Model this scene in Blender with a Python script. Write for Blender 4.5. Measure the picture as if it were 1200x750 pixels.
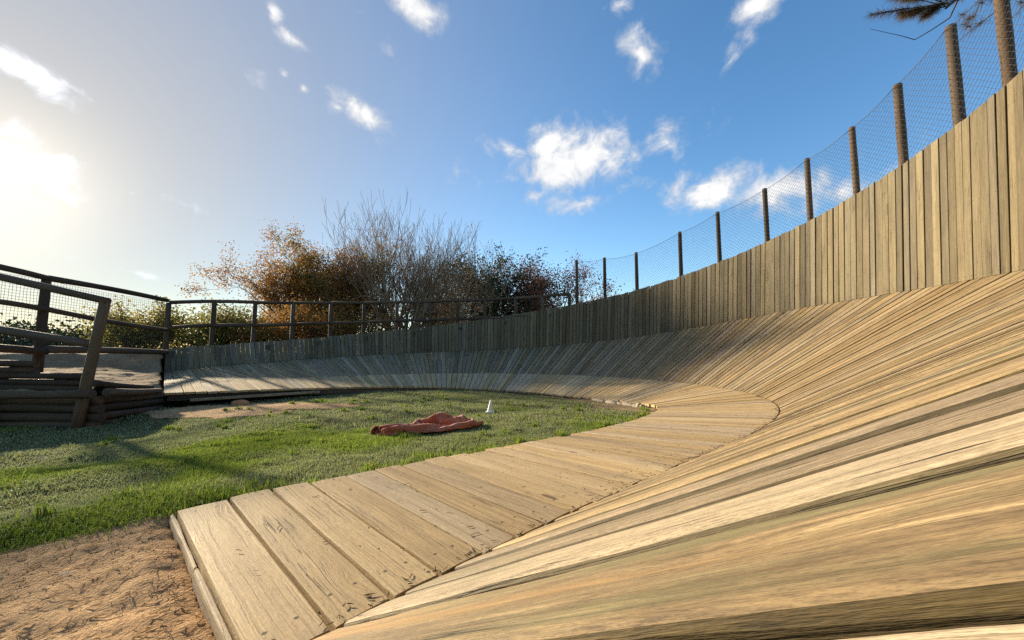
import bpy, math, random
import numpy as np
from mathutils import Matrix, Vector, Euler

for o in list(bpy.data.objects):
    bpy.data.objects.remove(o, do_unlink=True)
SC = bpy.context.scene
COL = SC.collection
R = math.radians

# ------------------------------------------------------------------ camera
EYE = 0.62
cam_d = bpy.data.cameras.new('camera')
cam_d.lens = 13.36
cam_d.sensor_width = 36.0
cam_d.clip_start = 0.01
cam_d.clip_end = 3000.0
cam = bpy.data.objects.new('camera', cam_d)
cam.location = (0, 0, EYE)
cam.rotation_euler = (math.pi / 2 + 0.0804, 0, 0)
COL.objects.link(cam)
SC.camera = cam

# ------------------------------------------------------------------ sun, sky, exposure
SUN_PSI = 145.0          # direction towards the sun, degrees from +X
SUN_EL = 15.0
SUN = Vector((math.cos(R(SUN_PSI)) * math.cos(R(SUN_EL)), math.sin(R(SUN_PSI)) * math.cos(R(SUN_EL)), math.sin(R(SUN_EL))))
sl = bpy.data.lights.new('sun', 'SUN')
sl.energy = 5.0
sl.angle = R(2.0)
sl.color = (1.0, 0.85, 0.61)
so = bpy.data.objects.new('sun', sl)
so.rotation_euler = SUN.to_track_quat('Z', 'Y').to_euler()
COL.objects.link(so)

SC.view_settings.view_transform = 'Standard'
SC.view_settings.look = 'None'
SC.view_settings.gamma = 1.0
SC.view_settings.use_curve_mapping = False
SC.view_settings.exposure = 1.25
SC.render.engine = 'CYCLES'
SC.cycles.use_denoising = False
SC.cycles.use_adaptive_sampling = True
SC.cycles.adaptive_threshold = .012
SC.cycles.max_bounces = 6
SC.cycles.diffuse_bounces = 3
SC.cycles.transparent_max_bounces = 8


class NT:
    """small helper round a node tree"""
    def __init__(s, nt):
        s.t = nt
        nt.nodes.clear()

    def n(s, kind, ins=None, **kw):
        nd = s.t.nodes.new(kind)
        for k, v in kw.items():
            setattr(nd, k, v)
        for k, v in (ins or {}).items():
            s.set(nd, k, v)
        return nd

    def set(s, nd, k, v):
        sock = nd.inputs[k]
        if isinstance(v, bpy.types.NodeSocket):
            s.t.links.new(v, sock)
        elif isinstance(v, bpy.types.Node):
            s.t.links.new(v.outputs[0], sock)
        else:
            sock.default_value = v

    def math(s, op, a, b=None, c=None, clamp=False):
        ins = {0: a}
        if b is not None: ins[1] = b
        if c is not None: ins[2] = c
        return s.n('ShaderNodeMath', ins, operation=op, use_clamp=clamp).outputs[0]

    def vmath(s, op, a, b=None):
        ins = {0: a}
        if b is not None: ins[1] = b
        nd = s.n('ShaderNodeVectorMath', ins, operation=op)
        return nd.outputs['Value'] if op in ('DOT_PRODUCT', 'LENGTH', 'DISTANCE') else nd.outputs[0]

    def mix(s, fac, a, b, blend='MIX'):
        nd = s.t.nodes.new('ShaderNodeMix')
        nd.data_type = 'RGBA'
        nd.blend_type = blend
        s.set(nd, 0, fac); s.set(nd, 6, a); s.set(nd, 7, b)
        return nd.outputs[2]

    def rng(s, v, a, b, c=0.0, d=1.0, smooth=True):
        nd = s.n('ShaderNodeMapRange', {0: v, 1: a, 2: b, 3: c, 4: d})
        nd.interpolation_type = 'SMOOTHSTEP' if smooth else 'LINEAR'
        return nd.outputs[0]

    def noise(s, vec, scale=1.0, detail=4.0, rough=0.55, dist=0.0, w=None):
        nd = s.t.nodes.new('ShaderNodeTexNoise')
        if w:
            vec = s.vmath('ADD', vec, (w * 1.37, w * 2.11, w))
        s.set(nd, 'Vector', vec)
        s.set(nd, 'Scale', scale); s.set(nd, 'Detail', detail); s.set(nd, 'Roughness', rough); s.set(nd, 'Distortion', dist)
        return nd.outputs[0]

    def ramp(s, fac, stops):
        nd = s.t.nodes.new('ShaderNodeValToRGB')
        cr = nd.color_ramp
        while len(cr.elements) < len(stops): cr.elements.new(0.5)
        for e, (p, c) in zip(cr.elements, stops):
            e.position = p
            e.color = (*c, 1) if len(c) == 3 else c
        s.set(nd, 0, fac)
        return nd.outputs[0]


def az_el(az, el):
    return Vector((math.sin(R(az)) * math.cos(R(el)), math.cos(R(az)) * math.cos(R(el)), math.sin(R(el))))


world = bpy.data.worlds.new('World')
SC.world = world
world.use_nodes = True
world.cycles.sampling_method = 'MANUAL'
world.cycles.sample_map_resolution = 512
w = NT(world.node_tree)
tc = w.n('ShaderNodeTexCoord').outputs['Generated']
sky = w.n('ShaderNodeTexSky', sky_type='NISHITA')
sky.sun_disc = False
sky.sun_elevation = R(SUN_EL)
sky.sun_rotation = math.atan2(SUN.x, SUN.y)
sky.altitude = 60.0
sky.air_density = 1.0
sky.dust_density = .06
sky.ozone_density = 2.0
# cumulus scraps: azimuth (0 = +Y, clockwise), elevation, half sizes in degrees, tilt, strength
CLOUDS = [(9.5, 26.8, 8.99, 4.5, -5, 1.15), (5.3, 29.0, 4.45, 2.89, 0, 1), (15.0, 26.2, 4.95, 2.64, 5, 0.8), (24.0, 27.9, 4.79, 3.2, -10, 0.8),
          (-0.3, 28.7, 4.72, 1.57, 15, 0.8), (10.7, 21.2, 5.3, 1.65, -8, 0.9), (4.2, 22.8, 3.09, 2.85, 30, 0.5), (18.2, 23.2, 3.97, 1.55, -20, 0.5),
          (28.6, 21.0, 6.03, 3.42, -5, 1.1), (35.2, 19.2, 6.89, 2.94, 0, 0.9), (41.7, 17.1, 6.15, 2.46, 0, 0.75), (47.9, 19.0, 3.51, 1.96, -20, 0.4),
          (20.0, 38.4, 3.78, 2.52, 25, 1), (16.4, 42.6, 1.54, 1.29, 0, 0.7), (35.0, 38.6, 3.44, 1.94, -5, 1), (32.9, 36.3, 1.6, 2.08, 30, 0.45),
          (-14.6, 42.7, 3.98, 2.25, 25, 0.95), (-22.5, 31.2, 4.1, 1.95, 25, 1.1), (-25.5, 31.2, 1.51, 1.13, 0, 0.7), (-19.1, 38.6, 1.99, 1.26, 30, 0.55),
          (-23.2, 41.2, 1.83, 0.67, 15, 0.55), (-34.0, 38.3, 0.84, 1.52, 0, 0.8), (-31.4, 36.5, 2.45, 0.73, 15, 0.7), (-35.0, 31.3, 1.99, 1.08, 0, 0.6),
          (-32.4, 32.9, 0.68, 0.68, 0, 0.75), (-30.1, 32.1, 0.71, 0.62, 0, 0.9), (-41.6, 16.4, 2.31, 0.74, 15, 0.5), (-45.9, 16.5, 0.9, 0.37, 10, 0.6),
          (-7.9, 25.8, 2.97, 2.06, 20, 0.5), (0.7, 24.9, 1.64, 1.17, 0, 0.6), (-44.4, 8.2, 3.96, 0.63, 8, 0.6),
          (-53.6, 24.8, 4.32, 1.5, 14, 1.3), (-50.7, 24.8, 1.88, 0.63, 25, 0.9), (-54.2, 16.7, 4.44, 2.96, 10, .8), (-52.0, 16.8, 2.53, 1.27, 0, .7)]
rc = random.Random(11)
for i in range(12):      # the same kind of sky goes on all round
    CLOUDS.append((rc.uniform(65, 290), rc.uniform(10, 60), rc.uniform(2, 7), rc.uniform(1, 4), rc.uniform(-20, 30), rc.uniform(.6, 1.1)))
acc = None
warp = w.noise(tc, 9.0, 4, .6)
for az, el, a, b, tilt, st in CLOUDS:
    c = az_el(az, el)
    e1 = Vector((math.cos(R(az)), -math.sin(R(az)), 0)); e2 = c.cross(e1) * -1.0
    if e2.z < 0: e2 = -e2
    ct, sn = math.cos(R(-tilt)), math.sin(R(-tilt))
    f1 = e1 * ct + e2 * sn; f2 = e2 * ct - e1 * sn; f3 = f1.cross(f2)
    m = Matrix((f1, f2, f3)).transposed()
    mp = w.n('ShaderNodeMapping', {'Vector': tc, 'Location': c, 'Rotation': m.to_euler(), 'Scale': (1.25 * R(a), 1.25 * R(b), 0.5)}, vector_type='TEXTURE')
    ln = w.vmath('LENGTH', mp.outputs[0])
    v = w.math('MULTIPLY_ADD', ln, -st, st)
    acc = v if acc is None else w.math('MAXIMUM', acc, v)
cn = w.noise(tc, 17.0, 10, .62, .35)
cn2 = w.noise(w.vmath('ADD', tc, (3.1, 1.7, .4)), 6.5, 5, .55)
field = w.math('ADD', acc, w.math('ADD', w.math('MULTIPLY_ADD', cn, 2.1, -1.05), w.math('MULTIPLY_ADD', cn2, 1.0, -.5)))
dens = w.rng(field, .14, .95)
thick = w.rng(field, .35, 1.25)
ds = w.vmath('DOT_PRODUCT', tc, SUN)
near_sun = w.math('POWER', w.math('MAXIMUM', ds, 0.0), 20.0)
cl_col = w.mix(thick, (2.6, 2.7, 2.9, 1), (4.6, 4.5, 4.3, 1))
cl_col = w.mix(w.rng(w.noise(tc, 26.0, 5, .6), .38, .62), w.mix(.22, cl_col, (1.6, 1.75, 2.1, 1)), cl_col)
cl_col = w.vmath('SCALE', cl_col); w.set(cl_col.node, 'Scale', w.math('MULTIPLY_ADD', near_sun, .9, 1.0))
# thin bright veil of moisture round the sun
veil = w.math('ADD', w.math('MULTIPLY', w.math('POWER', w.math('MAXIMUM', ds, 0.0), 150.0), 1.7), w.math('MULTIPLY', w.math('POWER', w.math('MAXIMUM', ds, 0.0), 16.0), .85))
veilc = w.vmath('SCALE', (1.0, .84, .56)); w.set(veilc.node, 'Scale', veil)
hs = w.n('ShaderNodeHueSaturation', {'Saturation': 1.2, 'Color': sky.outputs[0]})
milky = w.math('MULTIPLY', w.math('POWER', w.math('MAXIMUM', ds, 0.0), 3.0), .85)
skyc = w.vmath('ADD', w.mix(milky, hs.outputs[0], (1.68, 1.50, 1.26, 1)), veilc)
final = w.mix(w.math('MULTIPLY', dens, .93), skyc, cl_col)
bg = w.n('ShaderNodeBackground', {'Color': final, 'Strength': 0.112})
wo = w.n('ShaderNodeOutputWorld', {'Surface': bg})

# ------------------------------------------------------------------ helpers: objects
def mat(name):
    m = bpy.data.materials.new(name)
    m.use_nodes = True
    return m, NT(m.node_tree)


def link(name, me, parent=None, m=None, mw=None):
    o = bpy.data.objects.new(name, me)
    COL.objects.link(o)
    if m is not None and me is not None:
        me.materials.append(m)
    if parent is not None:
        o.parent = parent
    if mw is not None:
        o.matrix_world = mw if parent is None else mw
        if parent is not None:
            o.matrix_basis = parent_inv(parent) @ mw
    return o


def parent_inv(p):
    if p.parent is not None:
        return (parent_mw(p)).inverted()
    return p.matrix_basis.inverted()


def parent_mw(p):
    return p.matrix_basis if p.parent is None else parent_mw(p.parent) @ p.matrix_basis


def thing(name, label, cat, loc=(0, 0, 0), group=None):
    o = bpy.data.objects.new(name, None)
    o.empty_display_size = .1
    COL.objects.link(o)
    o.location = loc
    tag(o, label, cat, group)
    return o


def tag(o, label, cat=None, group=None, kind=None):
    o['label'] = label
    if cat: o['category'] = cat
    if group: o['group'] = group
    if kind: o['kind'] = kind
    return o


def pyd(name, v, f, smooth=False):
    me = bpy.data.meshes.new(name)
    me.from_pydata([tuple(map(float, p)) for p in v], [], f)
    me.update()
    if smooth:
        me.polygons.foreach_set('use_smooth', [True] * len(me.polygons))
    return me


def npmesh(name, verts, loops, sizes, smooth=False):
    """fast mesh from numpy arrays"""
    me = bpy.data.meshes.new(name)
    verts = np.asarray(verts, np.float32); loops = np.asarray(loops, np.int32).ravel(); sizes = np.asarray(sizes, np.int32)
    me.vertices.add(len(verts)); me.vertices.foreach_set('co', verts.ravel())
    me.loops.add(len(loops)); me.loops.foreach_set('vertex_index', loops)
    me.polygons.add(len(sizes))
    st = np.concatenate([[0], np.cumsum(sizes)[:-1]]).astype(np.int32)
    me.polygons.foreach_set('loop_start', st)
    me.polygons.foreach_set('loop_total', sizes)
    if smooth: me.polygons.foreach_set('use_smooth', np.ones(len(sizes), bool))
    me.update(calc_edges=True)
    me.validate()
    return me


def vattr(me, name, arr):
    a = me.attributes.new(name, 'FLOAT', 'POINT')
    a.data.foreach_set('value', np.asarray(arr, np.float32))


def hash2(i, j, k=0):
    h = (i.astype(np.int64) * 374761393 + j.astype(np.int64) * 668265263 + k * 974711) & 0x7fffffff
    h = ((h ^ (h >> 13)) * 1274126177) & 0x7fffffff
    return ((h ^ (h >> 16)) & 0xffff) / 65535.0


def vnoise(x, y, sc=1.0, oct=3, k=0):
    x = np.asarray(x, float) * sc + 100; y = np.asarray(y, float) * sc + 100
    out = 0; amp = 1; tot = 0
    for o in range(oct):
        i = np.floor(x); j = np.floor(y); u = x - i; v = y - j
        u = u * u * (3 - 2 * u); v = v * v * (3 - 2 * v)
        n = (hash2(i, j, k + o) * (1 - u) + hash2(i + 1, j, k + o) * u) * (1 - v) + (hash2(i, j + 1, k + o) * (1 - u) + hash2(i + 1, j + 1, k + o) * u) * v
        out = out + amp * n; tot += amp; amp *= .5; x = x * 2.03 + 7; y = y * 2.03 + 3
    return out / tot


def sstep(x, a, b):
    t = np.clip((x - a) / (b - a), 0, 1)
    return t * t * (3 - 2 * t)


def tube(pts, rad, sides=8, caps=True):
    """tapered tube through points -> verts, faces"""
    pts = [Vector(p) for p in pts]
    if not hasattr(rad, '__len__'): rad = [rad] * len(pts)
    v = []; f = []
    up = None
    for i, p in enumerate(pts):
        d = (pts[min(i + 1, len(pts) - 1)] - pts[max(i - 1, 0)]).normalized()
        if up is None:
            up = Vector((0, 0, 1)) if abs(d.z) < .9 else Vector((1, 0, 0))
        a = d.cross(up).normalized(); b = a.cross(d); up = b
        for k in range(sides):
            t = 2 * math.pi * k / sides
            v.append(p + (a * math.cos(t) + b * math.sin(t)) * rad[i])
    for i in range(len(pts) - 1):
        for k in range(sides):
            k2 = (k + 1) % sides
            f.append((i * sides + k, i * sides + k2, (i + 1) * sides + k2, (i + 1) * sides + k))
    if caps:
        f.append(tuple(range(sides))[::-1]); n = (len(pts) - 1) * sides
        f.append(tuple(range(n, n + sides)))
    return v, f


# ------------------------------------------------------------------ materials
def wood(name, stops, dark=(.05, .035, .02), grain=1.0, crack=1.0, knots=1.0, rnd=.35, bump=1.0, green=.0, fine=1.0, axis='X', nails=0.0, short=1.0):
    m, t = mat(name)
    co = t.n('ShaderNodeTexCoord').outputs['Object']
    oi = t.n('ShaderNodeObjectInfo').outputs['Random']
    W = 0.0
    shift = t.vmath('SCALE', (31.0, 7.3, 17.9)); t.set(shift.node, 'Scale', oi)
    sx = t.n('ShaderNodeSeparateXYZ', {0: co})
    X, Y, Z = sx.outputs
    if axis == 'Z': X, Z = Z, X
    raw = t.n('ShaderNodeCombineXYZ', {0: X, 1: Y, 2: Z}).outputs[0]
    base = t.vmath('ADD', raw, shift)
    bs = t.n('ShaderNodeSeparateXYZ', {0: base}).outputs

    def st(a, b):     # stretched coordinates
        return t.vmath('MULTIPLY', base, (a, b, b))
    low = t.noise(st(1.1, 5.0), 1.0, 3, .5, 0, W)
    # knots: the grain swirls round them
    kv = t.n('ShaderNodeTexVoronoi', {'Vector': t.vmath('MULTIPLY', base, (1.7, 6.0, 6.0)), 'Scale': 1.0})
    kd = kv.outputs['Distance']
    kn = t.rng(kd, .05, .26, 1.0, 0.0)
    yb = t.math('ADD', bs[1], t.math('ADD', t.math('MULTIPLY_ADD', low, .05, -.025), t.math('MULTIPLY', kn, .016 * knots)))
    gv = t.n('ShaderNodeCombineXYZ', {0: bs[0], 1: yb, 2: bs[2]}).outputs[0]

    def sg(a, b):
        return t.vmath('MULTIPLY', gv, (a, b, b))
    wide = t.noise(sg(.9, 13.0), 1.0, 4, .55, .4, W)
    mid = t.noise(sg(3.2 * short, 75.0), 1.0, 4, .65, .3, W)
    fin = t.noise(sg(16.0 * short, 380.0 * fine), 1.0, 3, .7, .2, W)
    mic = t.noise(sg(60.0 * short, 1300.0), 1.0, 2, .7, .2, W)
    rings = t.noise(sg(.8, 120.0), 1.0, 2, .5, .9, W)
    fac = t.math('ADD', t.math('MULTIPLY', wide, .62 if short == 1 else .42), t.math('MULTIPLY', mid, .38 if short == 1 else .58))
    fac = t.math('ADD', fac, t.math('MULTIPLY_ADD', oi, rnd, -rnd * .5))
    colr = t.ramp(fac, stops)
    # fine dark pores and light fibres
    colr = t.mix(t.math('MULTIPLY', t.rng(fin, .52, .32), .42 * grain), colr, (*dark, 1))
    colr = t.mix(t.math('MULTIPLY', t.rng(rings, .56, .66), .33 * grain), colr, (dark[0] * 2.2, dark[1] * 2.0, dark[2] * 1.6, 1))
    colr = t.mix(t.math('MULTIPLY', t.rng(mid, .56, .74), .24 * grain), colr, tuple(min(1, c * 1.5) for c in stops[-1][1]) + (1,))
    colr = t.mix(t.math('MULTIPLY', t.rng(mic, .54, .36), .34 * grain), colr, (*dark, 1))
    # pits, specks and scuffs
    sp = t.noise(st(55.0, 140.0), 1.0, 3, .65, 0, 3.3)
    colr = t.mix(t.math('MULTIPLY', t.rng(sp, .61, .72), .38), colr, (*dark, 1))
    pv = t.n('ShaderNodeTexVoronoi', {'Vector': st(9.0, 26.0), 'Scale': 1.0})
    pit = t.math('MULTIPLY', t.rng(pv.outputs['Distance'], .05, .10, 1.0, 0.0), t.rng(pv.outputs['Color'], .70, .74))
    colr = t.mix(t.math('MULTIPLY', pit, .8), colr, (*dark, 1))
    # blotches of weather
    bl = t.noise(st(1.6, 3.5), 1.0, 4, .65, .3, 9.3)
    colr = t.mix(t.math('MULTIPLY', t.rng(bl, .5, .72), .38), colr, (stops[0][1][0] * .72, stops[0][1][1] * .76, stops[0][1][2] * .8, 1))
    if green:
        gn = t.noise(st(.7, 8.0), 1.0, 4, .6, .5, 31.0)
        colr = t.mix(t.math('MULTIPLY', t.rng(gn, .52, .66), green), colr, (.15, .155, .07, 1))
        on = t.noise(st(.6, 9.0), 1.0, 4, .6, .5, 71.0)
        colr = t.mix(t.math('MULTIPLY', t.rng(on, .55, .68), green * .8), colr, (.40, .215, .07, 1))
    # drying cracks
    cv = t.noise(sg(1.1, 42.0), 1.0, 3, .55, .35, 17.0)
    cl = t.math('ABSOLUTE', t.math('SUBTRACT', cv, .5))
    cm = t.noise(st(1.4, 10.0), 1.0, 2, .5, 0, 5.0)
    ck = t.math('MULTIPLY', t.rng(cl, .003, .012, 1.0, 0.0), t.math('MULTIPLY', t.rng(cm, .54, .64), crack * .85))
    colr = t.mix(ck, colr, (*dark, 1))
    # knots
    kpick = t.rng(kv.outputs['Color'], .62, .66)
    kmask = t.math('MULTIPLY', t.rng(kd, .06, .1, 1.0, 0.0), t.math('MULTIPLY', kpick, knots))
    colr = t.mix(t.math('MULTIPLY', kmask, .8), colr, (.10, .055, .025, 1))
    # nail heads near the ends
    if nails:
        nx = t.math('ABSOLUTE', t.math('SUBTRACT', t.math('MODULO', X, .94), nails)); ny = t.math('ABSOLUTE', t.math('SUBTRACT', t.math('ABSOLUTE', Y), .032))
        nd_ = t.math('POWER', t.math('ADD', t.math('MULTIPLY', nx, nx), t.math('MULTIPLY', ny, ny)), .5)
        colr = t.mix(t.rng(nd_, .0042, .0068, .9, 0.0), colr, (.035, .028, .022, 1))
    # some boards have greyed more than others
    gr = t.rng(t.math('FRACT', t.math('MULTIPLY', oi, 7.31)), .35, 1.0, 1.0, .80)
    colr = t.n('ShaderNodeHueSaturation', {'Saturation': gr, 'Color': colr}).outputs[0]
    # end to end tone of single boards
    tone = t.math('MULTIPLY_ADD', t.math('FRACT', t.math('MULTIPLY', oi, 13.7)), .36, .81)
    tv = t.vmath('SCALE', colr); t.set(tv.node, 'Scale', tone)
    h = t.math('ADD', t.math('ADD', t.math('MULTIPLY', mic, .16), t.math('MULTIPLY', fin, .3)), t.math('ADD', 0.0, t.math('ADD', t.math('MULTIPLY', mid, .55), t.math('MULTIPLY', ck, -1.6))))
    h = t.math('ADD', h, t.math('ADD', t.math('MULTIPLY', pit, -1.2), t.math('MULTIPLY', sp, .22)))
    h = t.math('ADD', h, t.math('MULTIPLY', t.rng(rings, .56, .66), -.25))
    bp = t.n('ShaderNodeBump', {'Height': h, 'Strength': .75 * bump, 'Distance': .0035})
    b = t.n('ShaderNodeBsdfPrincipled', {'Base Color': tv, 'Roughness': t.math('MULTIPLY_ADD', mid, .25, .62), 'Specular IOR Level': .28, 'Normal': bp})
    t.n('ShaderNodeOutputMaterial', {0: b})
    return m


M_DECK = wood('deck_wood', [(.28, (.36, .24, .11)), (.45, (.49, .335, .155)), (.58, (.57, .40, .19)), (.75, (.63, .46, .235))], dark=(.10, .06, .03), knots=1.0, crack=1.0, rnd=.2, nails=.06)
M_BANK = wood('bank_wood', [(.25, (.15, .10, .05)), (.42, (.265, .18, .088)), (.55, (.35, .245, .122)), (.72, (.45, .33, .175))], dark=(.04, .027, .014), knots=1.0, crack=1.4, grain=1.35, short=2.2, rnd=.24, green=.42, bump=1.2)
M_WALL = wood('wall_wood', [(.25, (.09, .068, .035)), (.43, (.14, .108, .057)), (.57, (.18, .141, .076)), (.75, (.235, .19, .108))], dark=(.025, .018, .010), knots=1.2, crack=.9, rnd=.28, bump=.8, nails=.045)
M_SIDE = wood('mossy_shade_edge_wood', [(.3, (.075, .05, .019)), (.55, (.135, .094, .034)), (.75, (.22, .16, .06))], dark=(.015, .012, .006), knots=0, crack=.5, rnd=.2)  # moss tint plus painted shade, keeps bank and wall board sides dark in gaps
M_POLE = wood('pole_wood', [(.25, (.035, .022, .013)), (.5, (.078, .046, .025)), (.75, (.14, .088, .048))], knots=.6, crack=1.0, rnd=.3, axis='Z')
M_LOG = wood('log_wood', [(.25, (.035, .026, .018)), (.5, (.075, .054, .034)), (.75, (.14, .10, .062))], knots=.5, crack=1.0, rnd=.35)


def simple(name, col, rough=.7, var=.0, scale=10.0, bump=0.0, bscale=40.0, spec=.3, transl=0.0):
    m, t = mat(name)
    co = t.n('ShaderNodeTexCoord').outputs['Object']
    c = (*col, 1)
    nz = t.noise(co, scale, 6, .6)
    if var:
        c = t.mix(t.rng(nz, .3, .7), tuple(x * (1 - var) for x in col) + (1,), tuple(min(1, x * (1 + var)) for x in col) + (1,))
    ins = {'Base Color': c, 'Roughness': rough, 'Specular IOR Level': spec}
    if bump:
        ins['Normal'] = t.n('ShaderNodeBump', {'Height': t.noise(co, bscale, 6, .6), 'Strength': bump, 'Distance': .01})
    b = t.n('ShaderNodeBsdfPrincipled', ins)
    t.n('ShaderNodeOutputMaterial', {0: b})
    return m


M_WIRE = simple('tarred_wire', (.045, .04, .042), .5, .2, 40)
M_STONE = simple('pale_stone', (.33, .27, .19), .85, .35, 14, .6, 30)
M_OSTONE = simple('orange_stone', (.42, .20, .08), .85, .3, 10, .5, 20)
M_CONE = simple('cone_plastic', (.78, .74, .62), .45, .08, 30)

# ground materials
def ground_mat():
    m, t = mat('turf_soil')
    co = t.n('ShaderNodeNewGeometry').outputs['Position']
    a = t.noise(co, .9, 6, .6); b_ = t.noise(co, 9.0, 6, .65); c = t.noise(co, 60.0, 5, .6)
    col = t.mix(t.rng(a, .35, .65), (.035, .05, .014, 1), (.062, .056, .024, 1))
    col = t.mix(t.rng(b_, .42, .66), col, (.075, .05, .026, 1))
    bp = t.n('ShaderNodeBump', {'Height': t.math('ADD', b_, t.math('MULTIPLY', c, .5)), 'Strength': .8, 'Distance': .03})
    b = t.n('ShaderNodeBsdfPrincipled', {'Base Color': col, 'Roughness': .95, 'Specular IOR Level': .1, 'Normal': bp})
    t.n('ShaderNodeOutputMaterial', {0: b})
    return m


def dirt_mat(name, c1, c2, c3):
    m, t = mat(name)
    co = t.n('ShaderNodeNewGeometry').outputs['Position']
    a = t.noise(co, 2.2, 6, .62); b_ = t.noise(co, 22.0, 7, .68); c = t.noise(co, 140.0, 6, .65)
    v = t.n('ShaderNodeTexVoronoi', {'Vector': co, 'Scale': 95.0}).outputs['Distance']
    col = t.mix(t.rng(a, .34, .66), (*c1, 1), (*c2, 1))
    col = t.mix(t.math('MULTIPLY', t.rng(b_, .48, .7), .75), col, (*c3, 1))
    col = t.mix(t.math('MULTIPLY', t.rng(c, .5, .75), .4), col, (c2[0] * 1.3, c2[1] * 1.25, c2[2] * 1.2, 1))
    h = t.math('ADD', t.math('ADD', b_, t.math('MULTIPLY', c, .35)), t.math('MULTIPLY', v, .2))
    bp = t.n('ShaderNodeBump', {'Height': h, 'Strength': .9, 'Distance': .02})
    b = t.n('ShaderNodeBsdfPrincipled', {'Base Color': col, 'Roughness': .95, 'Specular IOR Level': .12, 'Normal': bp})
    t.n('ShaderNodeOutputMaterial', {0: b})
    return m


M_TURF = ground_mat()
M_DIRT = dirt_mat('sandy_dirt', (.43, .255, .12), (.55, .345, .17), (.23, .13, .06))
M_EARTH = dirt_mat('packed_earth', (.24, .155, .085), (.34, .23, .13), (.13, .085, .047))


def grass_mat():
    m, t = mat('grass_blades')
    co = t.n('ShaderNodeNewGeometry').outputs['Position']
    r = t.n('ShaderNodeAttribute', attribute_name='rnd').outputs['Fac']
    g = t.n('ShaderNodeAttribute', attribute_name='lush').outputs['Fac']
    dry = t.mix(r, (.165, .18, .09, 1), (.37, .39, .24, 1))
    lush = t.mix(r, (.10, .155, .016, 1), (.27, .36, .05, 1))
    col = t.mix(g, dry, lush)
    col = t.mix(t.rng(r, .90, .93), col, (.26, .19, .09, 1))
    b = t.n('ShaderNodeBsdfPrincipled', {'Base Color': col, 'Roughness': .7, 'Specular IOR Level': .15})
    tr = t.n('ShaderNodeBsdfTranslucent', {'Color': t.mix(.3, col, (.25, .34, .03, 1))})
    mx = t.n('ShaderNodeMixShader', {0: .42, 1: b, 2: tr})
    t.n('ShaderNodeOutputMaterial', {0: mx})
    return m


M_GRASS = grass_mat()


def leaf_mat(name, stops, transl=.45, rough=.55):
    m, t = mat(name)
    r = t.n('ShaderNodeAttribute', attribute_name='rnd').outputs['Fac']
    col = t.ramp(r, stops)
    b = t.n('ShaderNodeBsdfPrincipled', {'Base Color': col, 'Roughness': rough, 'Specular IOR Level': .3})
    tr = t.n('ShaderNodeBsdfTranslucent', {'Color': col})
    mx = t.n('ShaderNodeMixShader', {0: transl, 1: b, 2: tr})
    t.n('ShaderNodeOutputMaterial', {0: mx})
    return m


M_LEAF_AUT = leaf_mat('autumn_leaves', [(0, (.13, .068, .02)), (.35, (.28, .13, .03)), (.7, (.37, .19, .04)), (.9, (.22, .19, .05)), (1, (.13, .15, .035))], .55)
M_LEAF_OLIVE = leaf_mat('olive_leaves', [(0, (.09, .09, .02)), (.5, (.20, .18, .04)), (1, (.30, .23, .06))], .6)
M_LEAF_DARK = leaf_mat('evergreen_leaves', [(0, (.012, .02, .010)), (.6, (.03, .045, .018)), (1, (.06, .075, .03))], .2)
M_LEAF_RED = leaf_mat('russet_leaves', [(0, (.11, .04, .022)), (.5, (.22, .075, .04)), (1, (.30, .13, .06))])
M_NEEDLE = leaf_mat('pine_needles', [(0, (.03, .035, .012)), (.55, (.07, .065, .022)), (.8, (.17, .075, .03)), (1, (.22, .10, .045))], .25)
M_BARK = simple('tree_bark', (.105, .078, .055), .9, .4, 8, .7, 30, .1)
M_BARK_PALE = simple('pale_twigs', (.25, .165, .10), .85, .3, 6, .4, 30, .15)
M_LITTER = leaf_mat('needle_litter', [(0, (.03, .016, .008)), (.7, (.07, .038, .016)), (1, (.16, .10, .05))], .0, .9)
M_STRAW = leaf_mat('bark_fibre', [(0, (.13, .075, .035)), (.4, (.27, .165, .08)), (.8, (.42, .28, .14)), (1, (.56, .40, .22))], .05, .9)

# ------------------------------------------------------------------ berm curve
# crease between flat deck and banked boards: curvature along its length, and the profile across it
LEN = 20.551
K_WD = [1.118, 1.114, 1.307, 1.349, 1.318, 1.260, 1.222, 1.205, 1.194]
K_ZI = [.0, -.094, -.1255, -.2876, -.368, -.317, -.230, -.150, -.067]
K_Z2 = [1.510, 1.485, 1.484, 1.515, 1.04, .693, .552, .345, .124]
K_W2 = [2.620, 2.579, 2.485, 2.253, 2.260, 2.325, 2.382, 2.425, 2.459]
K_W3 = [.11, .113, .117, .120, .13, .16, .24, .36, .46]
K_Z3 = [4.35, 4.25, 3.85, 3.158, 2.442, 1.940, 1.355, .907, .665]
K_KAP_FIT = [-.10686, .02847, .24896, .27161, .20443, .21964, .21553, .09552, -.08072]
NSMP = 2401
UU = np.linspace(0, 1, NSMP)
DS = LEN / (NSMP - 1)


def prof(k, sig=90):
    a = np.interp(UU, np.linspace(0, 1, 9), k)
    if sig:
        g = np.exp(-.5 * (np.arange(-3 * sig, 3 * sig + 1) / sig) ** 2); g /= g.sum()
        n = 3 * sig
        pad = np.concatenate([2 * a[0] - a[n:0:-1], a, 2 * a[-1] - a[-2:-n - 2:-1]])
        a = np.convolve(pad, g, 'valid')
    return a


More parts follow.
